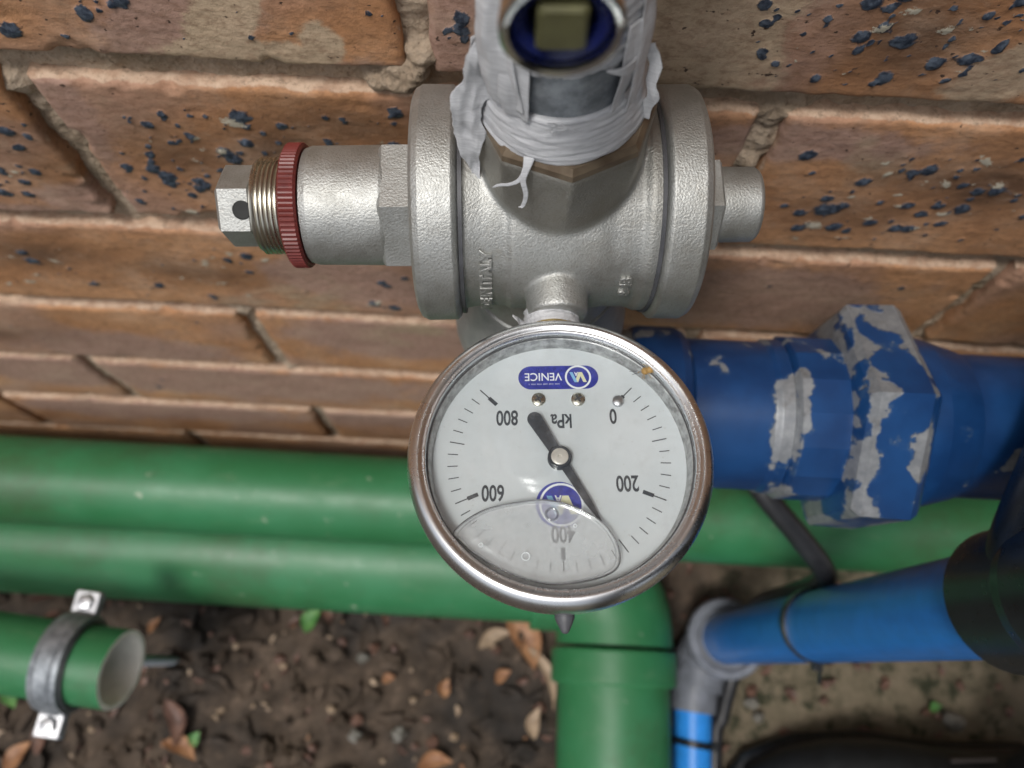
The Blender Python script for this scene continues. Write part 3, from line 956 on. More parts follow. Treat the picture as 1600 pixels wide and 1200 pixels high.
def ribbon(pts, widths, wdir, crumple, seed_, nw=16, per=10, th=0.22, fold=0.0, fray=0.0):
    P = catmull(pts, per)
    m = len(P)
    wd = Vector(wdir).normalized()
    top, V = [], []
    for i, p in enumerate(P):
        t = (P[min(m - 1, i + 1)] - P[max(0, i - 1)]).normalized()
        s = (wd - t * wd.dot(t)).normalized()
        nrm = t.cross(s)
        f = i / (m - 1) * (len(widths) - 1)
        k = min(int(f), len(widths) - 2)
        wv = widths[k] + (widths[k + 1] - widths[k]) * (f - k)
        for j in range(nw + 1):
            q = (j / nw - 0.5)
            ed = 1 + fray * FB((i * 0.09, seed_, (7.0 if q > 0 else 0.0)), 1.0, 4)
            a = p + s * (q * wv * ed)
            c = crumple * (1.5 * FB((a.x + seed_, a.y, a.z * 0.7), 0.11, 2) + 0.75 * (0.5 - abs(FB((a.x * 1.6, a.y + seed_, a.z * 0.45), 0.22, 2))) + 0.10 * FB((a.x, a.y + seed_, a.z), 0.5, 2))
            c += fold * math.sin(q * 9 + seed_ + i * 0.05)
            V.append(a + nrm * c)
            top.append(nrm)
    n = nw + 1
    base = len(V)
    VV = [tuple(v + top[i] * th / 2) for i, v in enumerate(V)] + [tuple(v - top[i] * th / 2) for i, v in enumerate(V)]
    Fc = []
    for i in range(m - 1):
        for j in range(nw):
            a, b, c, d = i * n + j, i * n + j + 1, (i + 1) * n + j + 1, (i + 1) * n + j
            Fc.append((a, b, c, d))
            Fc.append((base + a, base + d, base + c, base + b))
    rim = [i for i in range(n)] + [i * n + n - 1 for i in range(1, m)] + [(m - 1) * n + j for j in range(n - 2, -1, -1)] + [i * n for i in range(m - 2, 0, -1)]
    for a, b in zip(rim, rim[1:] + rim[:1]):
        Fc.append((a, base + a, base + b, b))
    return [np.array(VV), Fc]
def cyl(t, r, z):
    return (r * math.cos(R(t)), r * math.sin(R(t)), z)
# angles: 180 = left in the photograph, 270 = towards the camera, 0 = right
def flap(pts, widths, wdir, crumple, sd_, **k):
    part('tape_flap', ribbon(pts, widths, wdir, crumple, sd_, **k), 'tape', nip, sharp=180)
flap([cyl(212, 17.5, 74), cyl(207, 18.8, 67), cyl(203, 20.6, 59), cyl(200, 22.4, 50), cyl(199, 23.4, 41), cyl(200, 23.0, 32), cyl(203, 22.8, 26)], [4, 6.5, 8, 7.5, 6, 3.5, 1.0], (1, -0.25, 0.1), 1.3, 4, fray=0.5, nw=24)
flap([cyl(197, 17.8, 70), cyl(195, 19.4, 62), cyl(194, 21.6, 52), cyl(193, 22.8, 42), cyl(192, 23.0, 35)], [3, 4.5, 5.5, 4.5, 1.0], (0.8, 0.5, 0), 1.2, 72, fray=0.6, nw=20)
flap([cyl(222, 17.8, 88), cyl(223, 18.6, 78), cyl(226, 19.0, 68), cyl(230, 18.6, 60)], [6, 8, 9, 8], (0.9, -0.5, 0), 0.9, 9, fold=0.3)
flap([cyl(238, 17.7, 78), cyl(236, 18.4, 70), cyl(235, 18.6, 63), cyl(235, 18.0, 58)], [5, 6.5, 7, 6], (0.9, -0.45, 0), 0.5, 15, fold=0.2)
flap([cyl(314, 17.8, 80), cyl(312, 18.2, 73), cyl(309, 18.0, 65), cyl(307, 17.4, 58)], [3.5, 4.5, 4.2, 3.2], (0.7, 0.7, 0), 0.4, 21)
flap([cyl(326, 17.9, 84), cyl(324, 18.2, 73), cyl(321, 18.2, 64), cyl(319, 17.6, 55)], [4, 4.5, 4.0, 3.4], (0.6, 0.8, 0), 0.45, 27)
flap([cyl(294, 18.2, 72), cyl(302, 19.0, 71.4), cyl(310, 18.8, 70.4), cyl(318, 18.2, 70)], [0.5, 1.8, 2.8, 3.2], (0, 0, 1), 0.35, 33)
flap([cyl(345, 18.0, 66), cyl(342, 19.6, 60), cyl(339, 20.2, 54), cyl(336, 19.8, 47)], [1.5, 2.6, 3.0, 2.0], (0.8, -0.3, 0.2), 0.8, 39, fray=0.7)
part('tape_strand', ribbon([cyl(246, 19.4, 48), cyl(246, 20.8, 46.5), cyl(245, 22.4, 43.5), cyl(247, 23.0, 39), cyl(246, 24.0, 35.5), cyl(244, 24.6, 35)], [2.6, 1.8, 1.3, 1.1, 0.9, 0.5], (1, 0, 0.2), 0.3, 45, nw=6), 'tape', nip, sharp=180)
part('tape_strand', ribbon([cyl(246, 20.8, 46), cyl(243, 22.6, 43.2), cyl(238, 23.8, 41.5), cyl(232, 25.0, 40.5), cyl(229, 25.4, 39)], [1.6, 1.0, 0.7, 0.6, 0.3], (0, 0.4, 1), 0.25, 51, nw=6), 'tape', nip, sharp=180)
for i in range(7):
    a0 = 258 + rnd.uniform(0, 10)
    part('tape_fibre', tube(catmull([cyl(a0, 17.4, 58.4), cyl(a0 + rnd.uniform(-3, 6), 18.6, 58.8 + rnd.uniform(-0.5, 1)), cyl(a0 + rnd.uniform(0, 11), 18.7, 58 + rnd.uniform(-1, 1)), cyl(a0 + rnd.uniform(-5, 13), 19, 57.2 + rnd.uniform(-1, 1))], 5), 0.12, 5), 'tape', nip)

# ------------------------------------------------------------------ stop valve at the very top
stop = thing('stop_valve', 'nickel stop valve at the top edge with a chrome outlet ring and navy insert', 'valve', VC, VR, base=(0, 0, 106))
part('end_socket', lathe([(106, 18.5), (107.5, 20.3), (126, 20.3), (127.5, 18.5)], 8, R(22.5)), 'chrome', stop, sharp=25)
part('valve_body', lathe([(126, 17), (130, 21), (140, 24), (152, 24), (162, 21), (166, 17), (176, 17)], 64), 'chrome', stop)
OC = (-6.8, 0, 104.4)
outl = xf(lathe([(10, 7.1), (24, 7.7), (30, 8.3), (36.6, 9.1), (37.9, 9.0), (38.3, 8.5), (38.0, 7.7), (35.2, 7.3), (30, 7.2), (30, 0)], 72), AYN, OC)
ol = part('outlet_ring', outl, 'chrome', stop)
part('navy_insert', xf(lathe([(31, 7.25), (36.4, 7.25), (36.8, 6.6), (35.9, 5.2), (33.0, 5.0), (31, 5.0)], 64, closed=True), AYN, OC), 'navyp', stop)
part('square_core', xf(box(7.4, 8.0, 9, (0, 0, 33.4), 0.6), AYN, OC), 'olive', stop, sharp=25)
part('outlet_neck', xf(lathe([(0, 9.5), (14, 9.5), (15.5, 8.2), (15.5, 6)], 48), AYN, (OC[0], OC[1], OC[2])), 'chrome', stop)
part('branch_elbow', tube(catmull([(OC[0], -2, OC[2]), (OC[0], 2, OC[2] + 8), (0, 0, 128)], 6), 9.4, 32), 'chrome', stop)

# ------------------------------------------------------------------ pressure gauge
HUB = Vector((12.3, 44.3, 528.0))
GT = 6.0
GR = Matrix.Rotation(YAW + math.pi, 3, 'Z') @ Matrix.Rotation(R(GT), 3, 'X') @ Matrix.Rotation(R(1.0), 3, 'Y')
gauge = thing('pressure_gauge', 'round liquid-filled pressure gauge with chrome bezel, face up in front of the valve', 'gauge', HUB, GR, base=(0, 0, -27))
part('case', lathe([(-27, 0.01), (-27, 27), (-25.5, 29.5), (-22, 31), (-3, 32.6), (-1.0, 33.2), (0.5, 33.0), (0.5, 30.4), (-0.8, 30.2), (-0.8, 0.01)], 128), 'bezel', gauge)
bez = [(0.6, 33.0), (-2.2, 33.6), (-2.6, 34.1), (-1.0, 34.5), (2.0, 34.75), (4.0, 34.7), (5.4, 34.2), (6.5, 33.4), (7.0, 32.6), (7.0, 31.9), (6.5, 31.35), (6.3, 31.0), (6.35, 30.75), (6.2, 30.45), (5.6, 30.35), (4.6, 30.4), (4.2, 31.5), (2.0, 32.6)]
part('bezel', lathe(bez, 160, closed=True), 'bezel', gauge, sharp=60)
part('gasket', lathe([(-0.2, 30.2), (-0.2, 29.4), (1.6, 29.5), (3.9, 29.9), (4.1, 30.3), (4.1, 31.4), (2, 31.4)], 128, closed=True), 'gasket', gauge)
part('gasket_lip', lathe([(4.0, 30.35), (4.0, 30.05), (4.35, 30.0), (4.35, 30.35)], 128, closed=True), 'rubber', gauge)
dial = part('dial', lathe([(-0.4, 0.01), (-0.4, 29.55), (0, 29.6), (0, 0.01)], 128), 'dial', gauge)
def seg(a, r0, r1, wd):
    c, s = math.cos(a), math.sin(a)
    return [(r0 * c + wd / 2 * s, r0 * s - wd / 2 * c), (r1 * c + wd / 2 * s, r1 * s - wd / 2 * c), (r1 * c - wd / 2 * s, r1 * s + wd / 2 * c), (r0 * c - wd / 2 * s, r0 * s + wd / 2 * c)]
for k in range(41):
    a = R(225 - 270 * k / 40)
    if k % 10 == 0:
        g = join(flat(seg(a, 22.9, 25.9, 0.28), 0.03), flat(seg(a, 20.3, 22.9, 0.95), 0.034))
        nm = 'main_tick'
    elif k % 5 == 0:
        g = flat(seg(a, 22.4, 25.9, 0.26), 0.03)
        nm = 'tick'
    else:
        g = flat(seg(a, 23.5, 25.9, 0.24), 0.03)
        nm = 'tick'
    part(nm, g, 'ink', dial, smooth=False)
def dtext(s, size, x, y, z=0.035, mat='ink', sx=0.66, bold=0.12, rot=0.0, name='numeral', parent=None):
    g = text_geo(s, size, 0.0, bold, sx)
    g = xf(g, Matrix.Rotation(rot, 3, 'Z'), (x, y, z))
    return part(name, g, mat, parent or dial, smooth=False)
for s, x, y in (('0', -13.3, -10.9), ('200', -15.4, 5.8), ('400', -0.2, 17.3), ('600', 15.4, 7.6), ('800', 11.9, -10.9)):
    dtext(s, 5.3, x, y)
dtext('kPa', 5.0, -0.9, -9.9, sx=0.72, bold=0.11, name='unit_lettering')
def pill(cx, cy, hw, hh, n=16):
    out = []
    for k in range(n + 1):
        a = -math.pi / 2 + math.pi * k / n
        out.append((cx + hw - hh + hh * math.cos(a), cy + hh * math.sin(a)))
    for k in range(n + 1):
        a = math.pi / 2 + math.pi * k / n
        out.append((cx - hw + hh + hh * math.cos(a), cy + hh * math.sin(a)))
    return out
def ringgeo(cx, cy, r0, r1, z, n=48):
    V, Fc = [], []
    for i in range(n):
        a = 2 * math.pi * i / n
        V += [(cx + r0 * math.cos(a), cy + r0 * math.sin(a), z), (cx + r1 * math.cos(a), cy + r1 * math.sin(a), z)]
    for i in range(n):
        k = (i + 1) % n
        Fc.append((2 * i, 2 * i + 1, 2 * k + 1, 2 * k))
    return [np.array(V), Fc]
def disc(cx, cy, r, z, n=48):
    return flat([(cx + r * math.cos(2 * math.pi * i / n), cy + r * math.sin(2 * math.pi * i / n)) for i in range(n)], z)
def va_mark(cx, cy, s, z):
    def st(x0, y0, x1, y1, w_):
        return [(cx + (x0 - w_) * s, cy + y0 * s), (cx + (x0 + w_) * s, cy + y0 * s), (cx + (x1 + w_) * s, cy + y1 * s), (cx + (x1 - w_) * s, cy + y1 * s)]
    part('emblem_letter', join(flat(st(-0.22, -0.5, -0.62, 0.5, 0.16), z), flat(st(-0.22, -0.5, 0.16, 0.5, 0.16), z + 0.004)), 'inkcream', dial, smooth=False)
    part('emblem_letter', flat(st(0.62, -0.5, 0.20, 0.5, 0.14), z + 0.008), 'inksky', dial, smooth=False)
    part('emblem_letter', join(flat(st(0.30, -0.52, 0.16, -0.12, 0.04), z + 0.012), flat(st(0.02, -0.52, 0.16, -0.12, 0.04), z + 0.016), flat(st(0.16, -0.40, 0.16, -0.33, 0.12), z + 0.02)), 'inkwhite', dial, smooth=False)
LY = -21.4
part('logo_panel', flat(pill(-0.7, LY, 9.75, 3.15), 0.03), 'inkblue', dial, smooth=False)
part('logo_ring', ringgeo(-5.5, LY, 2.72, 3.2, 0.045), 'inkwhite', dial, smooth=False)
va_mark(-5.5, LY, 2.7, 0.05)
dtext('VENICE', 2.95, 2.95, LY - 0.2, 0.045, 'inkwhite', 0.92, 0.03, name='brand_lettering')
dots = [flat([(-0.8 + i * 0.29 + a, LY + 1.75 + b) for a, b in ((-0.05, -0.16), (0.05, -0.16), (0.05, 0.16), (-0.05, 0.16))], 0.045) for i in range(26) if i % 5 != 4]
part('fine_print', join(*dots), 'inkwhite', dial, smooth=False)['kind'] = 'stuff'
part('logo_panel', disc(0.3, 10.5, 5.4, 0.03), 'inkblue', dial, smooth=False)
part('logo_ring', ringgeo(-0.1, 10.5, 4.55, 5.05, 0.045), 'inkwhite', dial, smooth=False)
va_mark(-0.1, 10.6, 4.4, 0.05)
def screw(x, y):
    g = xf(lathe([(0, 1.7), (0.5, 1.65), (0.75, 1.2), (0.8, 0.01)], 32), None, (x, y, 0))
    s = part('screw', g, 'thread', gauge)
    part('slot', join(xf(box(2.0, 0.42, 0.1, (0, 0, 0.83)), Matrix.Rotation(0.5, 3, 'Z'), (x, y, 0)), xf(box(0.42, 2.0, 0.1, (0, 0, 0.836)), Matrix.Rotation(0.5, 3, 'Z'), (x, y, 0))), 'rubber', s)
screw(4.3, -15.5)
screw(-5.2, -15.4)
part('stop_pin', xf(lathe([(0, 1.35), (1.0, 1.35), (1.25, 1.0), (1.3, 0.01)], 24), None, (-14.7, -14.6, 0)), 'bolt', gauge)
na = R(119.5)
dirv = Vector((math.cos(na), math.sin(na)))
prp = Vector((-dirv.y, dirv.x))
def npt(l, w_):
    q = dirv * l + prp * w_
    return (q.x, q.y)
tailpts = [npt(-12.8 + 1.75 * (1 - math.cos(a)) , 1.75 * math.sin(a)) for a in [R(d) for d in range(90, -91, -15)]]
outline = [npt(17.8, -0.14), npt(17.8, 0.14), npt(12, 0.8), npt(2, 1.05), npt(-2, 1.3)] + tailpts + [npt(-2, -1.3), npt(2, -1.05), npt(12, -0.8)]
part('needle', flat(outline, 2.0, 0.35), 'needle', gauge, smooth=False)
hubp = part('needle_hub', lathe([(1.2, 2.75), (2.6, 2.75), (2.9, 2.5), (2.9, 0.01)], 40), 'needle', gauge)
part('hub_cap', lathe([(2.9, 2.0), (3.1, 1.95), (3.2, 1.7), (3.2, 0.45), (2.95, 0.35), (2.95, 0.01)], 40), 'hub', hubp)
part('window', lathe([(4.4, 0.01), (4.4, 30.2), (5.2, 30.2), (5.2, 0.01)], 128), 'window', gauge)
BP = [(23.8, 17.6), (20.9, 14.7), (15.8, 12.2), (7.0, 10.7), (1.2, 11.0), (-4.6, 13.2), (-8.8, 16.2), (-11.2, 19.9), (-11.8, 23.4), (-10.7, 26.0), (-7.4, 27.6), (-2.4, 28.6), (3.3, 28.9), (8.9, 27.6), (14.5, 25.2), (19.5, 22.0), (22.6, 19.2)]
bp = catmull([(x, y, 0) for x, y in BP], 6, True)
ctr = Vector((5.2, 20.3, 0))
def bubble():
    V, Fc = [], []
    n = len(bp)
    rings = [(1.0, 4.15), (0.97, 3.85), (0.90, 3.65), (0.6, 3.5), (0.3, 3.45)]
    for f, z in rings:
        for p in bp:
            q = ctr + (p - ctr) * f
            V.append((q.x, q.y, z))
    V.append((ctr.x, ctr.y, 3.4))
    for j in range(len(rings) - 1):
        for i in range(n):
            k = (i + 1) % n
            Fc.append((j * n + i, j * n + k, (j + 1) * n + k, (j + 1) * n + i))
    for i in range(n):
        Fc.append(((len(rings) - 1) * n + i, (len(rings) - 1) * n + (i + 1) % n, len(V) - 1))
    return [np.array(V), Fc]
part('bubble_line', tube([(p.x, p.y, 4.12) for p in bp], 0.085, 6, True), 'needle', gauge)  # dark tube painted in for the refraction line at the bubble's edge
bub = part('air_bubble', bubble(), 'film', gauge)
part('bubble_edge', tube([(p.x, p.y, 3.95) for p in bp], 0.24, 10, True), 'glass', bub)
part('bubble_edge', tube([((ctr + (p - ctr) * 0.955).x, (ctr + (p - ctr) * 0.955).y, 3.8) for p in bp], 0.14, 8, True), 'glass', bub)
for x, y, r_ in ((8.3, 22.9, 0.85), (17.9, 20.3, 0.42), (2.4, 13.8, 1.3), (-2.6, 16.4, 0.35)):
    part('small_bubble', tube([(x + r_ * math.cos(a), y + r_ * math.sin(a), 3.9) for a in [2 * math.pi * i / 24 for i in range(24)]], 0.13 if r_ < 1 else 0.3, 8, True), 'inkwhite' if r_ < 1 else 'glass', bub)
stem = part('stem', xf(lathe([(31.6, 7.6), (33.5, 7.6), (34.5, 6.8), (40, 6.8)], 40), AYN, (0, 0, -4.5)), 'brass', gauge)
part('stem_hex', xf(lathe(hexprof(33.4, 36.2, 8.0), 6, R(30)), AYN, (0, 0, -4.5)), 'brass', gauge, sharp=25)
tp2 = [(36.6, 6.0), (36.6, 6.9)] + [(36.8 + i * 0.4, 7.0 + 0.2 * (i % 3 == 1)) for i in range(14)] + [(42.6, 6.0)]
part('tape_wrap', xf(ridged(tp2, 80, 0.25, 8), AYN, (0, 0, -4.5)), 'tape', gauge, sharp=180)
part('tape_strand', xf(ribbon([(-6.8, -38.6, -4.5), (-8.4, -39, -3), (-9.0, -38.6, -1), (-10.2, -39, 0)], [2, 2.2, 1.5, 0.5], (0, 1, 0.3), 0.6, 60, nw=6), Matrix.Scale(-1, 3, Vector((1, 0, 0)))), 'tape', gauge, sharp=180)
part('vent_plug', xf(lathe([(32.0, 2.2), (34.6, 2.2), (35.6, 1.8), (37.6, 0.8), (37.9, 0.4), (37.9, 0)], 24), AY, (0, 0, -4.5)), 'rubber', gauge)

for ch_ in (gauge,):
    ch_.scale = (1.04, 1.04, 1.04)
# dried insect on the window edge
ins = thing('dried_insect', 'tiny dried tan insect stuck at the upper right rim of the gauge glass', 'insect', HUB + GR @ Vector((-22.2, -21.2, 6.1)), GR)
part('body', [tube(catmull([(-1.9, -0.6, 0), (-0.8, -0.2, 0.3), (0.4, 0.1, 0.2), (1.2, 0.5, 0)], 5), [0.25, 0.45, 0.6, 0.75, 0.85, 0.9, 0.8, 0.7, 0.75, 0.9, 1.0, 0.9, 0.75, 0.6, 0.4, 0.2], 10)][0], 'insect', ins)
for k in range(7):
    a = rnd.uniform(0, 6.28)
    part('leg', tube([(0, 0, 0.1), (1.2 * math.cos(a), 1.2 * math.sin(a), 0.7), (2.2 * math.cos(a + 0.3), 2.2 * math.sin(a + 0.3), -0.2)], 0.07, 5), 'insect', ins)
part('antenna', tube([(0.8, 0.2, 0.2), (2.4, 0.1, 0.4), (4.2, 0.0, 0.0)], 0.07, 5), 'needle', ins)
part('antenna', tube([(0.8, 0.3, 0.2), (2.3, 0.7, 0.4), (3.6, 0.9, 0.0)], 0.06, 5), 'needle', ins)

# ------------------------------------------------------------------ blue painted union along the wall
UC = Vector((0, 97.0, 409.0))
union = thing('blue_pipe_union', 'blue-painted steel pipe union with big hex nut and flaking paint, right of the gauge', 'pipe union', UC, None, base=(130, 0, -45))
def bchip(g, edges, spread=2.5):
    V = g[0]
    return dict(chip=[max([math.exp(-abs(x - e) / spread) for e in edges] or [0]) for x in V[:, 0]])
def uni(name, prof, n, mat, ph=0.0, edges=(), sharp=30, fine=True):
    if fine:
        pf = []
        for (a, b) in zip(prof, prof[1:]):
            k = max(1, int(abs(b[0] - a[0]) / 2.5))
            for i in range(k):
                pf.append((a[0] + (b[0] - a[0]) * i / k, a[1] + (b[1] - a[1]) * i / k))
        pf.append(prof[-1])
        prof = pf
    g = xf(lathe(prof, n, ph), AX)
    return part(name, g, mat, union, sharp=sharp, attrs=bchip(g, edges))
uni('elbow_bead', [(46, 28), (47, 33.5), (50, 34.5), (64, 34.5), (67, 33), (68.5, 31), (68.5, 20)], 72, 'blue', edges=(60, 66))
uni('socket', [(68, 29.2), (69, 30.4), (99, 30.4), (101, 31.4), (105.5, 31.6), (107, 30.2), (107, 20)], 96, 'blue', edges=(100, 103))
uni('octagon_collar', [(106, 30), (108, 33.4), (127, 33.6), (129, 31.5), (129, 20)], 16, 'blue', R(14), edges=(109, 128), sharp=15)
uni('neck', [(128, 30), (136, 31.5)], 64, 'blue')
uni('hex_nut', [(126.0, 39.0), (127.6, 44.4), (130.0, 47.6), (148.5, 48.4), (151.5, 46.2), (154, 42.5), (154.4, 30)], 6, 'bluechip', R(5), edges=(130, 149))
uni('taper', [(153, 36.0), (162, 35.0), (176, 31.0), (176, 20)], 72, 'blue')
uni('pipe', [(175, 29.5), (420, 29.5)], 72, 'blue')

# ------------------------------------------------------------------ green waste pipes
def straight(p0, p1, r, n=64, k=40):
    a, b = Vector(p0), Vector(p1)
    return tube([a.lerp(b, i / k) for i in range(k + 1)], r, n)
single('green_pipe', straight((-720, 107.5, 138), (620, 99, 138), 32.5), 'green', 'long green plastic pipe running right along the foot of the wall', 'pipe', 'green waste pipes')
gp = thing('green_elbow_pipe', 'thick green plastic pipe in front, turning by an elbow towards the viewer under the gauge', 'pipe', (92, 40, 60), None, base=(0, 0, -45), group='green waste pipes')
OX, OY, OZ = 92.0, 40.0, 60.0
part('pipe', straight((-760, 33, 0), (-30, 28, 0), 44), 'green', gp)
ep = [(-46, 28, 0)] + [(-46 + 46 * math.sin(a), 28 - 46 * (1 - math.cos(a)) * 1.0, 0) for a in [R(d) for d in range(0, 91, 10)]] + [(0, -30, 0)]
part('elbow', tube(ep, 46.5, 64), 'green', gp)
part('elbow_socket', xf(open_lathe([(0, 45), (0, 48.4), (2, 49.4), (24, 49.4), (26, 48.2), (26, 42)], 80), AYN, (0, -33, 0)), 'green', gp)
part('elbow_socket', xf(open_lathe([(0, 45), (0, 48.4), (2, 49.4), (24, 49.4), (26, 48.2), (26, 42)], 80), AXN, (-42, 28, 0)), 'green', gp)
part('pipe', straight((0, -40, 0), (0, -520, -4), 43.8), 'green', gp)

# short capped-off pipe on its stand clamp, lower left
A0, A1 = Vector((-520, 1, 170)), Vector((-245, -22, 170))
ax = (A1 - A0).normalized()
off = thing('green_offcut_pipe', 'open-ended short green pipe held in the metal clamp, lower left', 'pipe', A1, None, base=(-60, 5, -26), group='green waste pipes')
def hollow(a, b, ro, ri, n=72, slant=0.0):
    a, b = Vector(a), Vector(b)
    t = (b - a).normalized()
    up = Vector((0, 0, 1))
    s = t.cross(up)
    V, Fc = [], []
    prof = [(0, ro, 0), (1, ro, 1), (1, ri, 1), (0.55, ri, 0)]
    L = (b - a).length
    for f, r_, sl in prof:
        for i in range(n):
            an = 2 * math.pi * i / n
            q = up * math.cos(an) + s * math.sin(an)
            wob = 0.6 * N3((an * 3, 1, 2), 1.0) * sl
            V.append(tuple(a + t * (L * f + sl * slant * (q.dot(up) * 1.0 + q.dot(s) * 0.35) * r_ / ro + wob) + q * r_))
    for j in range(len(prof) - 1):
        for i in range(n):
            k = (i + 1) % n
            Fc.append((j * n + i, (j + 1) * n + i, (j + 1) * n + k, j * n + k))
    return [np.array(V), Fc]
hg = hollow(A0 - A1, (0, 0, 0), 25, 22.2, slant=-2.2)
n_ = 72
part('pipe_shell', [hg[0][:2 * n_], [f for f in hg[1] if max(f) < 2 * n_]], 'green', off)
part('cut_face', [hg[0][n_:], [tuple(i - n_ for i in f) for f in hg[1] if min(f) >= n_]], 'offwhite', off)
CP = A0.lerp(A1, 0.875)
cr = Matrix((( ax.x, -ax.y, 0), (ax.y, ax.x, 0), (0, 0, 1)))
clampo = thing('pipe_clamp', 'galvanised two-bolt pipe clamp round the short green pipe, on a threaded rod', 'clamp', CP, cr, base=(0, 0, -178))
rg = xf(lathe([(-9, 27.2), (-9, 30.5), (-6, 31.2), (-4, 32.3), (4, 32.3), (6, 31.2), (9, 30.5), (9, 27.2)], 96, closed=True), AX)
part('band', rg, 'zinc', clampo)
part('rubber_liner', xf(lathe([(-10.5, 25.2), (-10.5, 27.6), (10.5, 27.6), (10.5, 25.2)], 96, closed=True), AX), 'rubber', clampo)
for s in (1, -1):
    e = part('ear', box(17, 15, 3.2, (0, s * 38, 1.9), 0.8), 'bolt', clampo, sharp=25)
    part('ear', box(17, 15, 3.2, (0, s * 38, -2.4), 0.8), 'zinc', clampo, sharp=25)
    part('bolt_head', lathe([(3.4, 5.4), (6.4, 5.4), (7.4, 4.6), (7.4, 0)], 6, 0.3), 'bolt', clampo, sharp=25) if False else None
    g = xf(lathe([(3.4, 5.6), (5.4, 5.6), (6.6, 4.6), (7.0, 2.0), (6.2, 1.4), (6.2, 0)], 6, 0.3 * s), None, (0, s * 38, 0))
    part('bolt_head', g, 'bolt', clampo, sharp=25)
part('rod_nut', lathe(hexprof(-44, -32, 9.5), 6), 'bolt', clampo, sharp=25)
rp = []
for i in range(90):
    z = -178 + i * 1.55
    rp += [(z, 3.7), (z + 0.75, 4.4)]
part('threaded_rod', lathe(rp, 24), 'bolt', clampo)

# ------------------------------------------------------------------ blue riser with grey elbow, black tee
riser = thing('blue_riser_pipe', 'upright blue plastic pipe rising from a grey elbow into the black fitting', 'pipe', (185, 20, 0), None)
part('upright_pipe', tube([Vector((185, 20, 40)).lerp(Vector((186, 27, 440)), i / 12) - Vector((185, 20, 0)) for i in range(13)], 20, 56), 'bluep', riser)
part('grey_elbow', tube(catmull([(0, 0, 46), (0, -1, 34), (-4, -8, 24), (-13, -22, 20), (-18, -40, 20)], 6), [27] * 7 + [26.5] * 6 + [25] * 6 + [21] * 6, 48), 'greyp', riser)
part('elbow_rim', lathe([(44, 20.2), (44, 30.4), (46, 31.8), (54, 31.8), (56.5, 30.0), (56.5, 25.5), (52, 24.5), (52, 22.6), (56, 22), (56, 20.2)], 72, closed=True), 'greyp', riser)
part('elbow_sleeve', tube([(-19, -34, 20), (-21.5, -58, 20)], 19.0, 40), 'greyp', riser)
part('feed_pipe', tube([(-21, -50, 20), (-31, -330, 18)], 15.2, 40), 'bluep2', riser)
tee = thing('black_pipe_fitting', 'glossy black plastic pipe fitting on top of the blue upright, at the right edge', 'pipe fitting', (186, 27, 422), None)
part('lower_socket', open_lathe([(0, 20.6), (0, 24.6), (1.5, 25.6), (30, 25.8), (36, 27), (110, 27)], 72), 'blackp', tee)
part('branch', tube(catmull([(0, 0, 30), (4, 14, 33), (16, 40, 38), (34, 78, 44)], 6), 25.5, 56), 'blackp', tee)
part('riser', lathe([(108, 27), (109, 33), (118, 34), (700, 34)], 64), 'blackp', tee)  # unseen upward extension, added to shade the right side

# ------------------------------------------------------------------ cable and cable ties
def world_tube(name, pts, r, mat, label, cat, per=10, n=20):
    return single(name, tube(catmull(pts, per), r, n), mat, label, cat)
world_tube('black_cable', [(96, 140, 318), (112, 124, 308), (128, 104, 300), (143, 86, 295), (163, 68, 284), (181, 52, 270), (190, 49, 240), (193, 47, 180), (196, 46, 110), (204, 36, 48), (200, 0, 24), (188, -40, 20), (180, -80, 19), (168, -330, 19)], 6.2, 'cable', 'thick black cable dropping from behind the blue union to the blue upright pipe', 'cable')
def tie(name, c, axis_rot, r, label, wob=0.0):
    t = thing(name, label, 'cable tie', c, axis_rot, base=(0, 0, 0))
    part('strap', lathe([(-2.2, r - 0.3), (-2.2, r + 1.7), (2.2, r + 1.7), (2.2, r - 0.3)], 64, closed=True), 'blackp', t)
    part('head', box(5.5, 6, 5, (r + 2.6, 0, 0), 0.8), 'blackp', t, sharp=25)
    part('tail', box(9, 1.2, 3, (r + 8, 1.5, 0), 0.3), 'blackp', t, sharp=25)
    return t
tie('cable_tie', (185.6, 24.3, 243), Matrix.Rotation(R(-94), 3, 'Z') @ Matrix.Rotation(R(7), 3, 'Y'), 20.2, 'thin black cable tie looped round the blue upright pipe')
t2 = thing('cable_tie', 'black cable tie strapping the cable to the small bright blue pipe, bottom edge', 'cable tie', (162.8, -62, 20), Matrix.Rotation(R(90), 3, 'X') @ Matrix.Rotation(R(-8), 3, 'Y'))
part('strap', lathe([(-2.4, 15.0), (-2.4, 17.2), (2.4, 17.2), (2.4, 15.0)], 64, closed=True), 'blackp', t2)
part('head', box(6, 6, 5, (15.0, 9, 0), 0.8), 'blackp', t2, sharp=25)

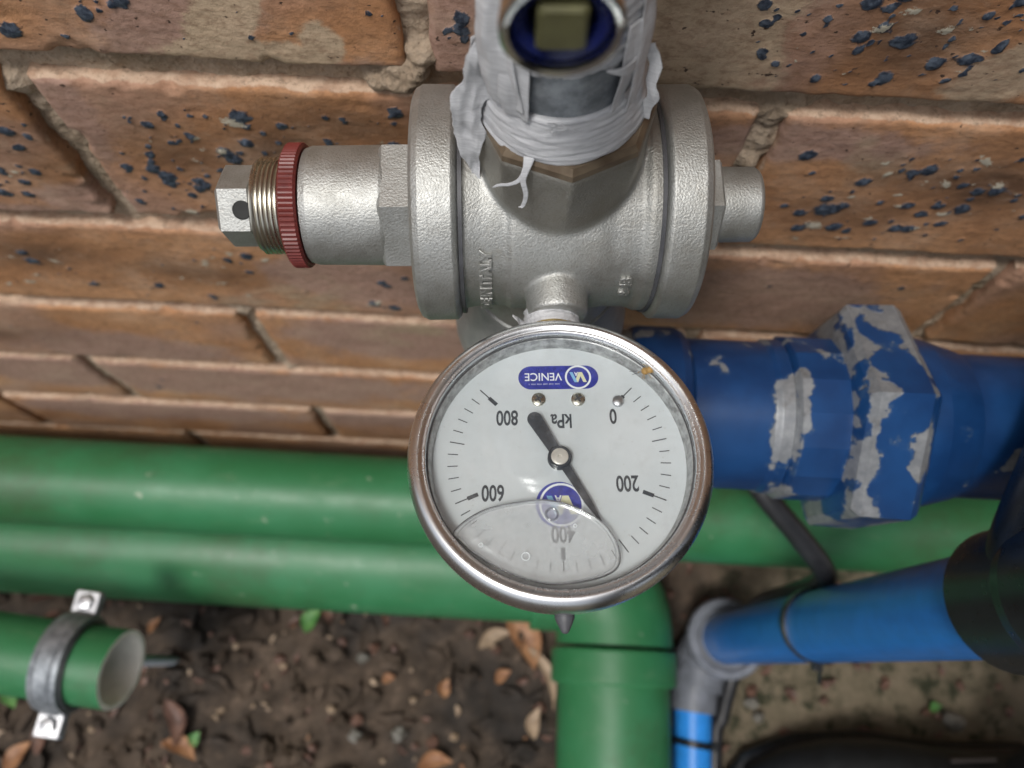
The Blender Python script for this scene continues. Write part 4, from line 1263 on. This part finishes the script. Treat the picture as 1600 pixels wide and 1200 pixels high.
# ------------------------------------------------------------------ person: shoe and hem in frame, unseen body added to shade the right
def build_person():
    P0 = Vector((414, -95, 0))
    pe = thing('person', 'person in black shoes and dark trousers, only one shoe in view at lower right', 'person', P0)
    def limb(pts, rad):
        p = catmull(pts, 6)
        n = len(p)
        rr_ = [rad[min(len(rad) - 2, int(i / (n - 1) * (len(rad) - 1)))] * (1 - (i / (n - 1) * (len(rad) - 1)) % 1 if i < n - 1 else 0) + rad[min(len(rad) - 1, int(i / (n - 1) * (len(rad) - 1)) + 1)] * ((i / (n - 1) * (len(rad) - 1)) % 1 if i < n - 1 else 1) for i in range(n)]
        return tube(p, rr_, 20)
    legs = [([(2, 0, 70), (4, -10, 300), (-2, -34, 500), (-10, -100, 760), (-20, -170, 930)], [42, 56, 58, 78, 92]), ([(-190, -335, 70), (-182, -325, 300), (-176, -312, 500), (-146, -290, 760), (-120, -265, 930)], [42, 56, 58, 78, 92])]
    trunk = ([(32, -101, 900), (36, -101, 1040), (34, -101, 1220), (30, -101, 1380), (28, -101, 1450)], [128, 120, 138, 132, 70])
    arms = [([(30, 60, 1400), (52, 92, 1250), (60, 98, 1110), (30, 78, 980), (16, 40, 900)], [58, 52, 46, 40, 36]), ([(30, -262, 1400), (52, -294, 1250), (60, -300, 1110), (30, -280, 980), (16, -242, 900)], [58, 52, 46, 40, 36])]
    shoulder = ([(30, 62, 1398), (28, -101, 1420), (30, -264, 1398)], [60, 80, 60])
    neck = ([(28, -101, 1430), (16, -101, 1530)], [56, 54])
    SH = np.array([-104, -116, 0.0])
    def head():
        g = lathe([(-118, 20), (-108, 44), (-80, 60), (-30, 74), (20, 80), (70, 76), (104, 52), (118, 18)], 32)
        g[0][:, 0] *= 1.12
        return join(xf(g, None, (8, -101, 1630)), tube([(-78, -101, 1640), (-98, -101, 1606)], [8, 13], 10), tube([(10, -20, 1630), (14, -16, 1600)], [12, 9], 10), tube([(10, -182, 1630), (14, -186, 1600)], [12, 9], 10))
    mv = lambda l: ([tuple(np.array(p) + SH) for p in l[0]], l[1])
    arms, trunk, shoulder, neck = [mv(l) for l in arms], mv(trunk), mv(shoulder), mv(neck)
    allg = [limb(*l) for l in legs + arms] + [limb(*trunk), limb(*shoulder), limb(*neck), xf(head(), None, SH)]
    part('body', voxel(join(*allg), 9.0, 4), 'skin', pe, sharp=180)
    fat = lambda l, k: (l[0], [r_ + k for r_ in l[1]])
    part('trousers', voxel(join(*[limb(*fat(l, 9)) for l in legs], limb([(-72, -217, 860), (-70, -217, 1030)], [132, 132])), 8.0, 4), 'trouser', pe, sharp=180)
    part('jacket', voxel(join(limb(*fat(trunk, 12)), limb(*fat(shoulder, 10)), *[limb(*fat(l, 10)) for l in arms]), 9.0, 4), 'jacket', pe, sharp=180)
    hg_ = lathe([(-20, 84), (30, 88), (76, 82), (110, 56), (126, 14)], 32)
    hg_[0][:, 0] *= 1.1
    part('hair', xf(hg_, None, (18 - 104, -101 - 116, 1630)), 'shoe', pe)
    def loft(sections, n=40):
        V, Fc = [], []
        for (x, hw, z0, z1, cy, ex) in sections:
            for i in range(n):
                a = 2 * math.pi * i / n
                c, s_ = math.cos(a), math.sin(a)
                V.append((x, cy + hw * math.copysign(abs(c) ** ex, c), (z0 + z1) / 2 + (z1 - z0) / 2 * math.copysign(abs(s_) ** ex, s_)))
        m = len(sections)
        for j in range(m - 1):
            for i in range(n):
                k = (i + 1) % n
                Fc.append((j * n + i, j * n + k, (j + 1) * n + k, (j + 1) * n + i))
        Fc.append(tuple(range(n - 1, -1, -1)))
        Fc.append(tuple((m - 1) * n + i for i in range(n)))
        return [np.array(V), Fc]
    up_ = loft([(-139, 6, 16, 24, -4, 0.9), (-134, 24, 12, 38, -4, 0.9), (-120, 38, 10, 52, -2, 0.9), (-95, 47, 10, 64, 0, 0.85), (-60, 51, 10, 74, 2, 0.8), (-20, 50, 10, 88, 2, 0.8), (20, 46, 10, 102, 0, 0.8), (60, 42, 10, 108, 0, 0.8), (100, 40, 10, 108, 0, 0.8), (130, 34, 10, 100, 0, 0.85), (142, 22, 12, 84, 0, 0.9), (146, 6, 20, 60, 0, 0.9)])
    so_ = loft([(-145, 6, 3, 14, -4, 0.6), (-139, 28, 0, 15, -4, 0.5), (-122, 44, 0, 15, -2, 0.5), (-80, 54, 0, 15, 1, 0.5), (-20, 54, 0, 15, 2, 0.5), (40, 46, 0, 17, 0, 0.5), (110, 44, 0, 19, 0, 0.5), (140, 34, 0, 19, 0, 0.5), (151, 12, 2, 18, 0, 0.6)])
    for ox, oy, rz in ((0, 0, 4), (-190, -335, -12)):
        T = Matrix.Rotation(R(rz), 3, 'Z')
        put = lambda g: xf(xf(g, None, (-84, 0, 0)), T, (ox, oy, 0))
        sh = part('shoe', put(up_), 'shoe', pe, sharp=180)
        part('sole', put(so_), 'blackp', sh, sharp=60)
        part('sock_cuff', put(xf(lathe([(0, 36), (8, 37.5), (16, 36.5), (26, 38), (26, 30), (0, 28)], 64, closed=True), None, (84, -4, 96))), 'knit', sh, sharp=180)
        part('side_tab', put(box(34, 3, 16, (28, 41, 80), 0.6)), 'brownpatch', sh, sharp=25)
build_person()

# ------------------------------------------------------------------ leaves, stones and litter
def leaf_geo(L, Wd, curl, seed_, bend=0.15):
    V, Fc = [], []
    nu, nv = 10, 5
    for i in range(nu + 1):
        u = i / nu
        hw = Wd / 2 * math.sin(math.pi * min(1, u * 1.02) ** 0.8) ** 0.9 if 0 < u < 1 else 0.02
        for j in range(nv):
            q = j / (nv - 1) * 2 - 1
            x = (u - 0.5) * L
            y = q * hw + bend * L * math.sin(u * 3.14)
            z = curl * (q * q) * hw * 0.5 + 0.12 * L * curl * (u - 0.5) ** 2 * 4 + 0.5 * N3((x, y, seed_), 0.2)
            V.append((x, y, z))
    for i in range(nu):
        for j in range(nv - 1):
            a = i * nv + j
            Fc.append((a, a + nv, a + nv + 1, a + 1))
    b = len(V)
    V2 = V + [(x, y, z - 0.5) for x, y, z in V]
    F2 = Fc + [tuple(b + i for i in reversed(f)) for f in Fc]
    rim = list(range(nv)) + [i * nv + nv - 1 for i in range(1, nu + 1)] + [nu * nv + j for j in range(nv - 2, -1, -1)] + [i * nv for i in range(nu - 1, 0, -1)]
    for p, q in zip(rim, rim[1:] + rim[:1]):
        F2.append((p, b + p, b + q, q))
    return [np.array(V2, float), F2]
def leaf(x, y, z, L, Wd, ang, mat, label, tilt=0.15, curl=1.0):
    g = leaf_geo(L, Wd, curl, x)
    g = xf(g, Matrix.Rotation(R(ang), 3, 'Z') @ Matrix.Rotation(tilt, 3, 'X'), (x, y, z))
    single('fallen_leaf', g, mat, label, 'leaf', 'fallen leaves on the soil')
def Ph(u, v, h):
    d = (u - 800) * cR + (600 - v) * cU + 1202 * cF
    q = Vector(CAM) + d * (h / -d.z)
    return q.x, q.y
LEAVES = [(490, 970, 24, 15, 60, 'leaf_green', 'small bright green leaf below the front green pipe'),
          (815, 1005, 50, 24, -60, 'leaf_orange', 'large orange-brown dry leaf beside the green elbow'),
          (775, 1000, 34, 12, 25, 'leaf_tan', 'narrow pale tan leaf left of the large orange leaf'),
          (845, 1060, 56, 9, -65, 'leaf_tan', 'long thin tan leaf stalk beside the vertical green pipe'),
          (787, 1058, 17, 10, 40, 'leaf_orange', 'small ochre leaf left of the thin tan stalk'),
          (697, 1075, 16, 11, 80, 'leaf_orange', 'small orange leaf in the middle of the bare soil'),
          (607, 1062, 12, 8, 20, 'leaf_orange', 'tiny ochre leaf right of the soil centre line'),
          (280, 1175, 32, 14, -25, 'leaf_orange', 'orange-brown curled leaf at the lower left, below the pipe end'),
          (268, 1130, 40, 16, -70, 'leaf_brown', 'dark reddish-brown leaf above the curled orange leaf'),
          (305, 1155, 13, 9, 70, 'leaf_green', 'tiny green leaf beside the curled orange leaf'),
          (12, 1095, 18, 12, -40, 'leaf_green', 'green leaf at the left edge under the short pipe'),
          (30, 1185, 30, 16, 60, 'leaf_orange', 'orange-brown leaf in the bottom left corner'),
          (68, 1150, 30, 14, 80, 'leaf_brown', 'dark brown leaf below the pipe clamp'),
          (242, 978, 16, 8, 60, 'leaf_orange', 'small orange leaf between the front pipe and the short pipe'),
          (65, 935, 22, 10, 10, 'leaf_brown', 'reddish leaf peeping from under the front green pipe at left'),
          (1463, 1107, 12, 8, 20, 'leaf_green', 'tiny dark green leaf on the mossy ground at right'),
          (840, 1130, 26, 12, 80, 'leaf_tan', 'pale tan leaf against the upright green pipe, lower down'),
          (680, 1195, 30, 14, 10, 'leaf_orange', 'orange leaf at the bottom edge left of the green pipe')]
for u, v, L, Wd, a, m, lb in LEAVES:
    x, y = Ph(u, v, 703)
    leaf(x, y, 5.0, L, Wd, a, m, lb, rnd.uniform(-0.2, 0.25), rnd.uniform(0.5, 1.2))
def pebble(r, seed_):
    V, Fc = [], []
    n, m = 12, 7
    for j in range(m + 1):
        p = math.pi * j / m
        for i in range(n):
            t = 2 * math.pi * i / n
            d = Vector((math.sin(p) * math.cos(t), math.sin(p) * math.sin(t), math.cos(p)))
            k = r * (1 + 0.8 * N3((d.x + seed_, d.y, d.z), 1.3))
            V.append((d.x * k * 1.2, d.y * k, d.z * k * 0.65))
    for j in range(m):
        for i in range(n):
            k = (i + 1) % n
            Fc.append((j * n + i, (j + 1) * n + i, (j + 1) * n + k, j * n + k))
    return [np.array(V), Fc]
for u, v, r_, lb in ((622, 1148, 5.0, 'pale grey stone on the soil below centre, rightmost of a pair'), (553, 1150, 4.5, 'pale grey stone on the soil, leftmost of a pair'), (565, 1028, 4, 'grey pebble on soil below the front green pipe'), (1177, 1098, 5, 'greyish pebble on the ground right of the small blue pipe'), (1495, 1128, 7, 'whitish pebble on the mossy ground beside the shoe'), (1186, 1121, 4, 'pinkish pebble just above the shoe at left')):
    x, y = Ph(u, v, 703)
    single('pebble', xf(pebble(r_, u), None, (x, y, 4)), 'stone', lb, 'pebble', 'pebbles on the ground')
def litter(mat, count, zone, L0, L1, seed_):
    rr = random.Random(seed_)
    gs = []
    for _ in range(count):
        x, y = rr.uniform(zone[0], zone[1]), rr.uniform(zone[2], zone[3])
        L = rr.uniform(L0, L1)
        if rr.random() < 0.6:
            g = leaf_geo(L, L * rr.uniform(0.25, 0.6), rr.uniform(0.3, 1.2), x)
        else:
            g = pebble(L * 0.28, x)
        g = xf(g, Matrix.Rotation(rr.uniform(0, 6.28), 3, 'Z') @ Matrix.Rotation(rr.uniform(-0.6, 0.6), 3, 'X'), (x, y, rr.uniform(-1, 4)))
        gs.append(g)
    return join(*gs)
for nm, mt, cnt, L0, L1, sd_, lb in (('leaf_litter', 'leaf_brown', 420, 5, 16, 1, 'dark brown leaf crumbs and bark bits strewn over the soil'), ('tan_litter', 'leaf_tan', 150, 3, 10, 2, 'pale tan plant crumbs scattered over the soil'), ('orange_litter', 'leaf_orange', 40, 3, 9, 3, 'orange leaf crumbs scattered over the soil'), ('soil_clods', 'soil', 420, 8, 30, 4, 'small clods of dark soil covering the ground')):
    single(nm, litter(mt, cnt, (-470, 460, -190, 110) if nm == 'leaf_litter' else (-470, 150, -190, 110), L0, L1, sd_), mt, lb, 'ground litter', kind='stuff', loc=(0, 0, 0))
